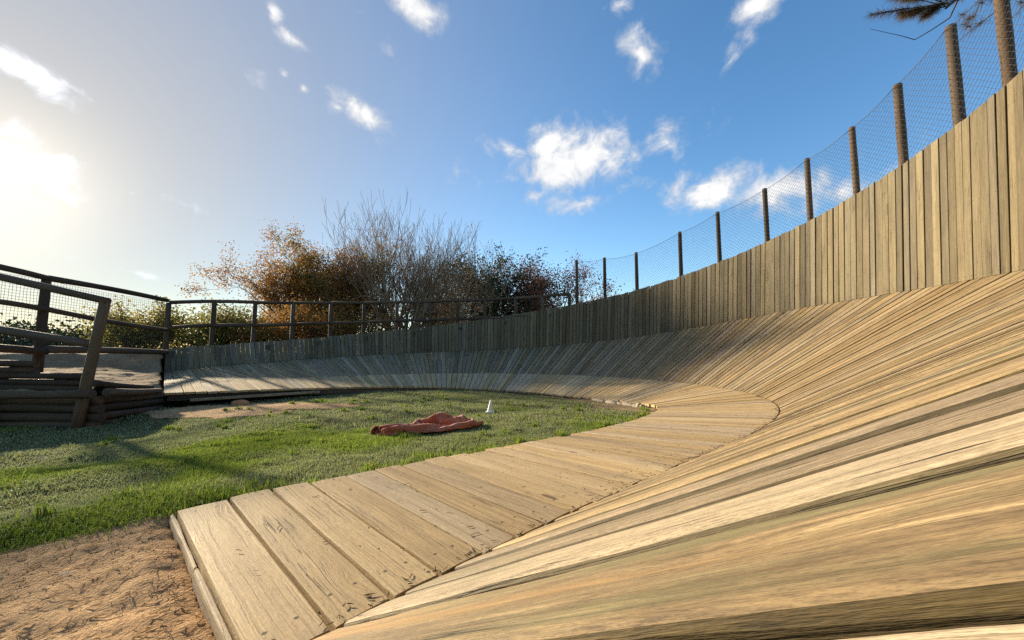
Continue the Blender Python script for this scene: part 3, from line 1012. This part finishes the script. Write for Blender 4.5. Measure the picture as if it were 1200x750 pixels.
tree('autumn_tree', 'broad tree with orange-brown autumn leaves, left of the bare tree', (-10.6, 20.5, .4), 31, 6.6, 9, .68, 4, .22, 56000, .046, M_LEAF_AUT, sprd=.2, up=.2)
tree('autumn_tree', 'tawny half-bare tree just behind the railing, in front of the bare branches', (-8.2, 19.0, .4), 37, 6.2, 7, .66, 4, .17, 20000, .045, M_LEAF_AUT, sprd=.2, up=.3)
tree('bare_tree', 'leafless tree with a fan of fine upright grey twigs', (-5.4, 18.6, .4), 42, 7.5, 12, .9, 4, .16, 0, .05, None, M_BARK_PALE, up=.38, kids=(4, 5), ratio=.66, wild=.12)
tree('bare_tree', 'small leafless tree whose twigs fan out beside the dark evergreen', (-3.4, 19.6, .3), 47, 6.6, 9, .85, 4, .12, 500, .05, M_LEAF_AUT, M_BARK_PALE, up=.36, kids=(4, 5), ratio=.66, wild=.12)
tree('evergreen_tree', 'dark green rounded evergreen tree between the bare and russet trees', (-1.2, 23.5, .1), 53, 7.0, 7, .6, 4, .2, 22000, .065, M_LEAF_DARK, sprd=.24, up=.25)
tree('russet_tree', 'russet red-leaved tree behind the last railing posts', (2.0, 23.5, .0), 61, 7.0, 8, .68, 4, .18, 18000, .055, M_LEAF_RED, sprd=.24, up=.28)
tree('russet_tree', 'sparse reddish tree peeping between the first two net posts', (8.3, 36.0, 0), 67, 7.2, 5, .7, 4, .18, 4200, .085, M_LEAF_RED, sprd=.3, up=.25)
tree('evergreen_tree', 'tiny dark treetop low beside the third net post', (13.4, 46.0, 0), 71, 6.8, 5, .8, 3, .2, 2600, .14, M_LEAF_DARK, sprd=.5, up=.25)
tree('evergreen_tree', 'dark evergreen half hidden behind the bare twigs', (-4.4, 26.0, .2), 73, 6.2, 6, .7, 4, .2, 9000, .075, M_LEAF_DARK, sprd=.26, up=.2)


def shrub(label, base, seed, h, n, size, lm, spread=1.2, stems=9, cat='shrub', group='shrubs beyond the berm', sprd=.3, name='shrub'):
    T = thing(name, label, cat, base, group)
    V, F, tips = branching(base, seed, h, stems, spread, 3, .05, .1, up=.12, ratio=.66)
    inv = Vector(base)
    link('stems', pyd('stems', [Vector(v) - inv for v in V], F, True), T, M_BARK, Matrix.Translation(inv))
    rg = np.random.default_rng(seed)
    tp = np.array([[*t[0]] for t in tips])
    P = tp[rg.integers(0, len(tp), n)] + rg.normal(0, sprd, (n, 3))
    P = P[P[:, 2] > base[2] - .3] - np.array(base)
    leaf_cloud('foliage', P, size, seed, T, lm)


shrub('yellow-green shrub behind the corner of the wire railing', (-13.2, 13.6, .3), 81, 2.4, 9000, .05, M_LEAF_OLIVE, sprd=.2)
shrub('olive shrub filling the gap between the corner post and the next railing post', (-11.3, 14.8, .3), 82, 2.5, 9000, .05, M_LEAF_OLIVE, sprd=.2)
shrub('rusty orange shrub low behind the second and third railing posts', (-10.0, 15.6, .3), 83, 2.9, 9000, .05, M_LEAF_AUT, sprd=.2)
shrub('brown shrub low behind the middle of the railing', (-8.0, 16.4, .3), 84, 2.9, 8000, .05, M_LEAF_AUT, sprd=.2)
shrub('dull brown shrub under the bare tree', (-5.8, 17.0, .3), 85, 2.4, 4600, .05, M_LEAF_AUT, sprd=.2)
shrub('ochre shrub under the dark evergreen', (-3.0, 19.6, .2), 86, 2.5, 2600, .06, M_LEAF_AUT)
shrub('dark green shrub under the russet tree', (1.2, 21.5, .0), 87, 3.0, 3600, .07, M_LEAF_DARK)
shrub('dark shrub at the foot of the evergreen tree', (-1.4, 21.0, .0), 88, 2.9, 3600, .07, M_LEAF_DARK)
shrub('russet shrub behind the first tall net post', (3.4, 24.0, .0), 89, 3.6, 2400, .07, M_LEAF_RED)
for k, (x, y) in enumerate([(-95, 62), (-84, 66), (-101, 72), (-76, 64), (-66, 58)]):
    shrub(['far hazy tree at the left edge under the railing', 'second far hazy tree from the left edge under the railing', 'far hazy tree rising behind the leftmost ones',
           'far hazy tree near the leaning hand rail post', 'rightmost of the far hazy trees beyond the wire railing'][k], (x, y, -1.0), 200 + k, 5.6 + (k % 3) * .8, 1800, .32, M_LEAF_DARK, 1.0, 6, 'tree', 'far trees on the left', 1.1, 'far_tree')

# pine whose lowest bough reaches over the wall at the top right
pine = thing('pine_tree', 'pine tree with a needled bough hanging over the top right net posts', 'tree', (10.2, 5.4, -.3))
V, F = tube([(10.2, 5.4, -.5), (10.25, 5.35, 4), (10.1, 5.5, 9), (10.2, 5.4, 14)], [.28, .24, .18, .06], 10)
link('trunk', pyd('trunk', [Vector(v) - Vector((10.2, 5.4, -.3)) for v in V], F, True), pine, M_BARK, Matrix.Translation((10.2, 5.4, -.3)))
rn = random.Random(17)
BV = []; BF = []; NV = []
def twig(pts, r1, r2):
    v, f = tube(pts, [r1 + (r2 - r1) * i / (len(pts) - 1) for i in range(len(pts))], 5, False)
    n = len(BV); BV.extend(v); BF.extend([tuple(k + n for k in x) for x in f])
def needles(p, d, count, length, spread=.9):
    for _ in range(count):
        nd = (d + Vector((rn.gauss(0, spread), rn.gauss(0, spread), rn.gauss(-.15, spread)))).normalized()
        NV.append((p + d * rn.uniform(-.05, .05), nd, length * rn.uniform(.7, 1.15)))
bough = [Vector((10.1, 5.5, 7.2)), Vector((9.1, 5.6, 7.1)), Vector((8.05, 5.7, 6.72)), Vector((7.3, 5.75, 6.38)), Vector((7.05, 5.75, 6.16))]
twig(bough, .05, .014)
twig([bough[-2], Vector((7.1, 5.75, 6.0)), Vector((6.8, 5.75, 5.8)), Vector((6.5, 5.75, 5.62)), Vector((6.25, 5.7, 5.64)), Vector((5.75, 5.7, 5.76))], .012, .003)
for dx, dz in [(-.15, .05), (-.35, .12), (-.55, .0), (-.8, .05), (-.95, .12), (-.3, -.08), (-.7, -.05), (-.5, .2), (-1.05, .02), (-.1, .25), (-.75, .22)]:
    e = bough[-1] + Vector((dx, rn.uniform(-.25, .25), dz))
    mid = bough[-1].lerp(e, .55) + Vector((0, 0, .05))
    twig([bough[-2].lerp(bough[-1], rn.uniform(.2, 1)), mid, e], .008, .003)
    for k in range(6):
        needles(mid.lerp(e, k / 5), (e - mid).normalized(), 80, .15, .9)
for k in range(9):      # right-hand sprays, out towards the frame edge
    e = bough[1].lerp(bough[3], rn.random()) + Vector((rn.uniform(-.4, .4), rn.uniform(-.5, .5), rn.uniform(-.45, .2)))
    twig([bough[2].lerp(bough[3], rn.random()), e], .008, .003)
    for j in range(5): needles(e - Vector((0, 0, .0)) + Vector((rn.gauss(0, .08), rn.gauss(0, .08), rn.gauss(0, .08))), Vector((-.5, 0, .1)), 70, .15, .9)
for k in range(40):     # the rest of the tree above the picture
    z = rn.uniform(7.5, 14); a = rn.uniform(0, 6.28); L = (15.5 - z) * .3 * rn.uniform(.6, 1.1)
    e = Vector((10.2 + math.cos(a) * L, 5.4 + math.sin(a) * L, z - .2 * L))
    twig([Vector((10.15, 5.45, z)), Vector((10.15, 5.45, z)).lerp(e, .6) + Vector((0, 0, .15)), e], .03, .006)
    for j in range(7): needles(Vector((10.15, 5.45, z)).lerp(e, .4 + .1 * j), (e - Vector((10.15, 5.45, z))).normalized(), 10, .2, .8)
o = link('twigs', pyd('twigs', [v for v in BV], BF, True), pine, M_BARK, Matrix.Identity(4)); o['kind'] = 'stuff'
p0 = np.array([[*a] for a, b, c in NV]); dd = np.array([[*b] for a, b, c in NV]); ll = np.array([c for a, b, c in NV])[:, None]
sd = np.cross(dd, np.random.default_rng(1).normal(size=dd.shape)); sd /= np.linalg.norm(sd, axis=1)[:, None]
v = np.stack([p0 - sd * .0022, p0 + sd * .0022, p0 + dd * ll + np.array([0, 0, -.02])], 1).reshape(-1, 3)
me = npmesh('needles', v, np.arange(len(v)).reshape(-1, 3), np.full(len(p0), 3))
vattr(me, 'rnd', np.repeat(np.random.default_rng(2).uniform(0, 1, len(p0)), 3))
o = link('needles', me, pine, M_NEEDLE, Matrix.Identity(4)); o['kind'] = 'stuff'

# ------------------------------------------------------------------ things on the grass
def zi1(x, y): return float(z_infield(np.array([x]), np.array([y]))[0])

# crumpled cloth
def cloth():
    m, t = mat('red_canvas')
    co = t.n('ShaderNodeTexCoord').outputs['Object']
    a = t.noise(co, 5.0, 6, .6); wv = t.noise(co, 320.0, 3, .5)
    col = t.mix(t.rng(a, .35, .65), (.30, .075, .035, 1), (.44, .15, .075, 1))
    bp = t.n('ShaderNodeBump', {'Height': t.math('ADD', t.noise(co, 16.0, 6, .6), t.math('MULTIPLY', wv, .06)), 'Strength': .55, 'Distance': .02})
    b = t.n('ShaderNodeBsdfPrincipled', {'Base Color': col, 'Roughness': .7, 'Specular IOR Level': .25, 'Normal': bp, 'Sheen Weight': .15})
    t.n('ShaderNodeOutputMaterial', {0: b})
    A = Vector((-1.16, 3.40, 0)); B = Vector((-.50, 4.22, 0))
    ax = (B - A); ax.normalize(); nx_ = Vector((-ax.y, ax.x, 0))
    # a sheet dropped while bunched up: positions relaxed under gravity, lengths kept (it buckles into folds)
    nu, nv = 78, 54
    LU, LV = 1.30, .92
    rs = np.random.default_rng(12)
    U, Vv = np.meshgrid(np.linspace(0, 1, nu), np.linspace(-1, 1, nv), indexing='ij')
    pinch = .37 - .22 * (1 - U) ** 1.6 - .10 * sstep(U, .82, 1.0)
    X0 = .08 + U * 1.06 + .05 * np.sin(3 * Vv + 4 * U)
    Y0 = Vv * pinch + .03 * np.sin(5 * U + 1.0)
    Z0 = .11 + 0.07 * np.sin(3.0 * np.pi * Vv + 3.0 * U + 1.2 * np.sin(5 * U)) + .05 * np.sin(9 * U + 3 * Vv) + .10 * np.exp(-((U - .78) / .18) ** 2) + (vnoise(U * 6, Vv * 3, 1.0, 3, 3) - .5) * .06
    P = np.stack([X0, Y0, Z0], 2); Vel = np.zeros_like(P)
    rests = []
    du, dv = LU / (nu - 1), LV / (nv - 1)
    def cons(P, a, b, L, k):
        d = P[b] - P[a]; l = np.sqrt((d ** 2).sum(-1, keepdims=True)) + 1e-9
        c = d * (1 - L / l) * .5 * k
        P[a] += c; P[b] -= c
    S = slice
    sets = []
    for o_ in (0, 1):
        ea = nu - 1 - ((nu - 1 - o_) % 2); eb = nv - 1 - ((nv - 1 - o_) % 2)
        sets.append(((S(o_, ea, 2), S(None)), (S(o_ + 1, ea + 1, 2), S(None)), du, 1.0))
        sets.append(((S(None), S(o_, eb, 2)), (S(None), S(o_ + 1, eb + 1, 2)), dv, 1.0))
    for (i0, i1) in ((0, 1),):
        dg = math.hypot(du, dv)
        sets.append(((S(0, -1), S(0, -1)), (S(1, None), S(1, None)), dg, .3))
        sets.append(((S(0, -1), S(1, None)), (S(1, None), S(0, -1)), dg, .3))
    sets.append(((S(0, -3), S(None)), (S(3, None), S(None)), du * 3, .12))
    sets.append(((S(None), S(0, -3)), (S(None), S(3, None)), dv * 3, .12))
    dt = 1 / 60
    for it in range(22):
        Vel[..., 2] -= 4.0 * dt
        Q = P + Vel * dt
        for k in range(9):
            for a_, b_, L_, kk in sets: cons(Q, a_, b_, L_, kk)
            fl = Q[..., 2] < .004
            Q[..., 2] = np.maximum(Q[..., 2], .004)
            Q[..., :2] = np.where(fl[..., None], Q[..., :2] * .35 + P[..., :2] * .65, Q[..., :2])
        Vel = (Q - P) / dt * .90
        P = Q
    P[..., :2] *= .86; P[..., 2] *= .9
    xs = A.x + ax.x * P[..., 0] + nx_.x * P[..., 1]; ys = A.y + ax.y * P[..., 0] + nx_.y * P[..., 1]
    g = z_infield(xs.ravel(), ys.ravel()).reshape(xs.shape)
    P = np.stack([xs, ys, g + P[..., 2] + .025], 2).reshape(-1, 3)
    c0 = np.array([-.8, 4.03, zi1(-.8, 4.03)])
    me = npmesh('canvas_cloth', P - c0, grid_faces(nv, nu), np.full((nv - 1) * (nu - 1), 4), True)
    o = link('canvas_cloth', me, None, m)
    o.location = c0
    md = o.modifiers.new('thick', 'SOLIDIFY'); md.thickness = .006
    tag(o, 'crumpled rust-red canvas cloth lying on the grass', 'cloth')


cloth()

# marker cone
cx_, cy_ = -.31, 5.45
cz_ = zi1(cx_, cy_) + .03
cone = thing('marker_cone', 'small white marker cone standing on the grass', 'cone', (cx_, cy_, cz_))
prof_ = [(.044, .012), (.040, .03), (.028, .09), (.016, .155), (.011, .172), (.004, .174)]
v = []; f = []
for r_, z_ in prof_:
    for k in range(20): v.append((r_ * math.cos(k * math.pi / 10), r_ * math.sin(k * math.pi / 10), z_))
for i in range(len(prof_) - 1):
    for k in range(20): f.append((i * 20 + k, i * 20 + (k + 1) % 20, (i + 1) * 20 + (k + 1) % 20, (i + 1) * 20 + k))
f.append(tuple(range(100, 120)))
link('body', pyd('body', v, f, True), cone, M_CONE, Matrix.Translation((cx_, cy_, cz_)) @ Matrix.Rotation(R(4), 4, 'Y'))
v = []; f = []
for r_, z_ in [(.062, 0), (.062, .010), (.058, .014), (.040, .014)]:
    for k in range(16):
        a = k * math.pi / 8; q = 1 / max(abs(math.cos(a)), abs(math.sin(a))) ** .6
        v.append((r_ * q * math.cos(a), r_ * q * math.sin(a), z_))
for i in range(3):
    for k in range(16): f.append((i * 16 + k, i * 16 + (k + 1) % 16, (i + 1) * 16 + (k + 1) % 16, (i + 1) * 16 + k))
f.append(tuple(range(16))[::-1]); f.append(tuple(range(48, 64)))
link('base', pyd('base', v, f, False), cone, M_CONE, Matrix.Translation((cx_, cy_, cz_)))


def rock(label, x, y, z, sx, sy, sz, rz, seed, m, group=None):
    n1, n2 = 14, 9
    v = []; f = []
    for j in range(n2 + 1):
        th = math.pi * j / n2
        for i in range(n1):
            ph = 2 * math.pi * i / n1
            p = np.array([math.sin(th) * math.cos(ph), math.sin(th) * math.sin(ph), math.cos(th)])
            k = 1 + .35 * (vnoise(np.array([p[0] * 1.4 + seed]), np.array([p[1] * 1.4 + p[2] * 1.7]), 1.0, 3, seed)[0] - .5)
            p = np.sign(p) * np.abs(p) ** .8 * k
            v.append((p[0] * sx, p[1] * sy, p[2] * sz))
    for j in range(n2):
        for i in range(n1): f.append((j * n1 + i, (j + 1) * n1 + i, (j + 1) * n1 + (i + 1) % n1, j * n1 + (i + 1) % n1))
    me = pyd('rock', v, f, True)
    o = link('rock', me, None, m)
    o.location = (x, y, z); o.rotation_euler = (0, 0, rz)
    tag(o, label, 'rock', group)
    return o


STN = [(.448, .20, .05, .035), (.418, .17, .06, .045), (.398, .09, .05, .03), (.377, .19, .055, .04), (.355, .08, .05, .035), (.343, .06, .055, .05), (.331, .045, .04, .035)]
names = ['pale edging stone farthest left along the tight inner curve of the deck', 'long pale edging stone, second from the left along the tight inner curve', 'pale edging stone third from the left along the inner curve of the deck',
         'long pale stone in the middle of the edging row by the inner curve', 'edging stone third from the right end of the row by the inner curve', 'rounded stone second from the right end of the edging row', 'small rounded stone at the right tip of the inner curve of the deck']
for i, (u, a, b, c) in enumerate(STN):
    q = st(u * LEN)
    p = pt(u * LEN, -q['wd'] - .11, 0)
    rock(names[i], p.x, p.y, zi1(p.x, p.y) + .018, a, b, c, q['ps'] + rp.uniform(-.3, .3), 40 + i, M_STONE, 'edging stones at the inner curve')
rock('flat orange stone on the bare earth near the far inner edge', -4.72, 6.7, zi1(-4.72, 6.7) + .02, .14, .10, .07, .4, 71, M_OSTONE)
rock('flat grey stone half sunk in the sandy dirt', -1.33, 1.17, -.052, .045, .03, .018, .6, 83, simple('dark_stone', (.13, .10, .075), .9, .3, 20, .5, 60))

# plank lying under the far inner edge
q1 = st(.985 * LEN); q2 = st(.885 * LEN)
a = pt(.985 * LEN, -q1['wd'] - .16, 0); b = pt(.885 * LEN, -q2['wd'] - .13, 0)
a.z = zi1(a.x, a.y) + .13; b.z = zi1(b.x, b.y) + .11
nn = Vector((q1['n'][0], q1['n'][1], 0)) * .1
pk = board('loose_plank', a, a + nn, b, b + nn, .04, M_BANK, 2, parent=None, seed=5)
tag(pk, 'loose grey plank lying along the far inner edge of the berm', 'plank')

# bare patch of sand in the grass
px_, py_ = np.meshgrid(np.arange(-6.4, -2.2, .06), np.arange(4.2, 7.6, .06))
xx, yy = px_.ravel(), py_.ravel()
def bare(x, y):
    e1 = ((x + 4.55) / 1.05) ** 2 + ((y - 5.95) / .62) ** 2
    e2 = ((x + 3.7) / 1.0) ** 2 + ((y - 6.6) / .35) ** 2
    return 1 - np.minimum(e1, e2) + (vnoise(x, y, 2.5, 3, 8) - .5) * 1.3
idx, w_, t_ = nearest(xx, yy)
kp = (bare(xx, yy) > -.15) & (w_ < -SWD[idx] - .05)
fc = grid_faces(px_.shape[1], px_.shape[0]); fc = fc[kp[fc].all(1)]
used = np.unique(fc); remap = -np.ones(len(xx), int); remap[used] = np.arange(len(used))
zz = z_infield(xx, yy) + .008 + (vnoise(xx, yy, 9, 3, 5) - .5) * .02
me = npmesh('bare_earth', np.stack([xx, yy, zz], 1)[used], remap[fc], np.full(len(fc), 4), True)
o = link('bare_earth', me, None, M_DIRT); o['kind'] = 'structure'; o['label'] = 'bare sandy patch in the grass before the far inner edge'

# worn brown soil along the tight inner curve
px_, py_ = np.meshgrid(np.arange(-1.5, 2.6, .05), np.arange(3.0, 10.0, .05))
xx, yy = px_.ravel(), py_.ravel()
def worn(x, y):
    idx, w_, t_ = nearest(x, y)
    u = idx / (len(SX) - 1)
    e = -SWD[idx] - w_
    reach = .10 + .75 * sstep(u, .20, .33) * sstep(.56 - u, 0, .12)
    return np.where(e > -.02, 1 - e / reach + (vnoise(x, y, 3.0, 4, 61) - .5) * 1.6, -1)
kp = worn(xx, yy) > .12
fc = grid_faces(px_.shape[1], px_.shape[0]); fc = fc[kp[fc].all(1)]
used = np.unique(fc); remap = -np.ones(len(xx), int); remap[used] = np.arange(len(used))
zz = z_infield(xx, yy) + .006 + (vnoise(xx, yy, 12, 3, 5) - .5) * .014
me = npmesh('worn_earth', np.stack([xx, yy, zz], 1)[used], remap[fc], np.full(len(fc), 4), True)
o = link('worn_earth', me, None, M_EARTH); o['kind'] = 'structure'; o['label'] = 'worn brown soil along the tight inner curve of the deck'

# ------------------------------------------------------------------ grass
rg = np.random.default_rng(5)
def sample(n, x0, x1, y0, y1):
    return rg.uniform(x0, x1, n), rg.uniform(y0, y1, n)
gxs, gys = [], []
for n, box in ((520000, (-3.6, 0.8, .9, 4.2)), (420000, (-7.5, 2.6, 1.5, 10.2))):
    a, b = sample(n, *box); gxs.append(a); gys.append(b)
x = np.concatenate(gxs); y = np.concatenate(gys)
idx, w_, t_ = nearest(x, y)
edge_w = -SWD[idx] - .012
ok = w_ < edge_w
ok &= in_dirt(x, y) < rg.normal(.04, .09, len(x))
ok &= x > -1.42 * y - .6                                   # a little beyond what the lens takes in
ok &= ~((x < -5.0) & (y > 4.72) & ((x - LP0.x) * (LPB.y - LP0.y) - (y - LP0.y) * (LPB.x - LP0.x) < .12))
lush = sstep(vnoise(x, y, .85, 3, 31) + .16 * sstep(3.2 - np.hypot(x + 1.6, y - 1.6), 0, 2) - .03 - .10 * sstep(y, 2.6, 5.0), .50, .72)
rim = sstep(w_ - edge_w, -.35, 0)
thin = vnoise(x, y, 1.6, 4, 33)
pr = np.clip(.55 + .9 * (thin - .42), .12, 1) * (1 - .92 * sstep(bare(x, y), -.3, .25))
brown = sstep(1.4 - np.hypot((x - 1.2) / 1.3, y - 6.1), 0, 1.2)          # worn ground inside the tight curve
pr *= 1 - .6 * brown
pr *= 1 - .8 * sstep(worn(x, y), .0, .35)
ok &= rg.uniform(0, 1, len(x)) < pr
x, y, lush, thin, rim = x[ok], y[ok], lush[ok], thin[ok], rim[ok]
tx, ty = [], []
for k in range(170):
    if k < 70:       # rank growth against the deck edge
        s_ = abs(rg.normal(0, 2.6)); q = st(s_); c = pt(s_, -q['wd'] - .03 - abs(rg.normal(0, .10)), 0)
    else:
        c = Vector((rg.uniform(-4.5, 1.2), rg.uniform(1.6, 7.5), 0))
    m_ = int(rg.integers(14, 46))
    tx.append(c.x + rg.normal(0, .022, m_)); ty.append(c.y + rg.normal(0, .022, m_))
tx = np.concatenate(tx); ty = np.concatenate(ty)
ii, ww_, _ = nearest(tx, ty)
g_ = (ww_ < -SWD[ii] - .01) & (in_dirt(tx, ty) < .02)
tx, ty = tx[g_], ty[g_]
nt_ = len(tx); n0 = len(x)
x = np.concatenate([x, tx]); y = np.concatenate([y, ty]); lush = np.concatenate([lush, np.full(nt_, 1.0)])
n = len(x)
dist = np.hypot(x, y)
z = z_infield(x, y) - .004
cl = vnoise(x, y, 7.0, 3, 41)
h = (.012 + .026 * cl + .016 * lush * rg.uniform(.3, 1, n)) * rg.uniform(.6, 1.25, n)
tuft = (vnoise(x, y, 3.2, 2, 47) > .70) & (rg.uniform(0, 1, n) < .5)
h = np.where(tuft, h * 1.7, h)
h[n0:] = rg.uniform(.03, .085, nt_)
wd_ = .0015 + .0011 * np.clip(dist - 1.5, 0, 4) * .5
wd_[n0:] *= 1.6
ang = rg.uniform(0, 2 * np.pi, n); ca, sa = np.cos(ang), np.sin(ang)
ln_ = rg.normal(0, .55, n); la = rg.uniform(0, 2 * np.pi, n)
lx, ly = np.cos(la) * ln_ * h, np.sin(la) * ln_ * h
B0 = np.stack([x - ca * wd_, y - sa * wd_, z], 1); B1 = np.stack([x + ca * wd_, y + sa * wd_, z], 1)
M0 = np.stack([x - ca * wd_ * .8 + lx * .4, y - sa * wd_ * .8 + ly * .4, z + h * .6], 1); M1 = np.stack([x + ca * wd_ * .8 + lx * .4, y + sa * wd_ * .8 + ly * .4, z + h * .6], 1)
T0 = np.stack([x + lx * 1.3, y + ly * 1.3, z + h * np.clip(1 - .35 * np.abs(ln_), .4, 1)], 1)
v = np.stack([B0, B1, M1, M0, T0], 1).reshape(-1, 3)
b5 = np.arange(n)[:, None] * 5
loops = np.concatenate([b5 + np.array([0, 1, 2, 3]), b5 + np.array([3, 2, 4])], 1)
sizes = np.tile([4, 3], n)
me = npmesh('grass', v, loops.ravel(), sizes)
vattr(me, 'rnd', np.repeat(rg.uniform(0, 1, n), 5))
vattr(me, 'lush', np.repeat(np.clip(lush + rg.normal(0, .12, n), 0, 1), 5))
o = link('grass', me, None, M_GRASS)
tag(o, 'short patchy grass covering the infield inside the berm', 'grass', kind='stuff')
print('grass blades', n)

# ------------------------------------------------------------------ litter and fibres
def slivers(name, P, D, L, W, m, seed, lift=.3, curl=.25):
    """short curved strips; P start points, D headings, L lengths, W half widths"""
    r = np.random.default_rng(seed)
    n = len(P)
    up = np.array([0, 0, 1.0])
    S = np.cross(D, up); S /= np.linalg.norm(S, axis=1)[:, None]
    cu = r.normal(0, curl, n)[:, None]; li = np.abs(r.normal(0, lift, n))[:, None]
    rows = []
    for t in (0, .5, 1):
        c = P + D * L[:, None] * t + S * cu * L[:, None] * t * t + up * li * L[:, None] * (t * (1.2 - t))
        k = (1 if t < 1 else .4)
        rows += [c - S * W[:, None] * k, c + S * W[:, None] * k, c + up * W[:, None] * 1.1 * k]
    v = np.stack(rows, 1).reshape(-1, 3)
    b = np.arange(n)[:, None] * 9
    q = []
    for s in (0, 3):
        for a, c in ((0, 1), (1, 2), (2, 0)):
            q.append(b + np.array([s + a, s + c, s + 3 + c, s + 3 + a]))
    loops = np.concatenate(q, 0)
    me = npmesh(name, v, loops, np.full(len(loops), 4))
    vattr(me, 'rnd', np.repeat(r.uniform(0, 1, n), 9))
    return link(name, me, None, m)


rr = random.Random(23)
P = []; D = []; L = []; W = []
def add(s, w, l, wd):
    p = surf(s, w); p.z += .004
    a = rr.uniform(0, 6.28)
    P.append((*p,)); D.append((math.cos(a), math.sin(a), 0)); L.append(l); W.append(wd)
for k in range(120): add(rr.uniform(.05, 4.5), -rr.uniform(.02, 1.1), rr.uniform(.008, .034), rr.uniform(.0006, .0015))
for k in range(150): add(abs(rr.gauss(0, 2.2)), -abs(rr.gauss(0, .03)) - .004, rr.uniform(.008, .03), rr.uniform(.0008, .002))
for k in range(200): add(rr.uniform(2, 10), -abs(rr.gauss(0, .02)) - .004, rr.uniform(.012, .04), rr.uniform(.001, .0025))
o = slivers('leaf_litter', np.array(P), np.array(D), np.array(L), np.array(W), M_LITTER, 3, .08)
tag(o, 'dark pine needles and bark crumbs scattered on the deck boards', 'litter', kind='stuff')

# bark fibres on the dirt
n = 46000
x = rg.uniform(-3.2, .3, n); y = rg.uniform(-.3, 1.7, n)
q0 = st(0)
tt = (x - q0['x']) * math.cos(q0['ps']) + (y - q0['y']) * math.sin(q0['ps'])
ww = (x - q0['x']) * q0['n'][0] + (y - q0['y']) * q0['n'][1]
dens_ = .22 + .9 * sstep(-tt, .1, .9) * vnoise(x, y, 3, 3, 55) + .35 * sstep(tt, -.2, -.02)
ok = (in_dirt(x, y) > .0) & (tt < -.03) & (rg.uniform(0, 1, n) < dens_) & (ww > -2.6)
x, y, tt = x[ok], y[ok], tt[ok]
zd = -.045 + (vnoise(x, y, 3.0, 4, 3) - .5) * .05 + (vnoise(x, y, 18, 3, 4) - .5) * .016 + (vnoise(x, y, 60, 2, 6) - .5) * .010
zd -= .015 * sstep(tt, -.10, .0)
edge = sstep(in_dirt(x, y), -.05, .16)
zd = zd * edge + (z_infield(x, y) + .006) * (1 - edge)
n = len(x)
a = rg.uniform(0, 2 * np.pi, n)
o = slivers('bark_fibres', np.stack([x, y, zd + .001], 1), np.stack([np.cos(a), np.sin(a), rg.normal(0, .12, n)], 1), (rg.gamma(2.0, .010, n) + .005) * (1 + .9 * sstep(-tt, .25, .8)), rg.uniform(.0004, .0011, n), M_STRAW, 9, .12, .35)
tag(o, 'loose bark fibres and straw strewn over the sandy dirt', 'straw', kind='stuff')
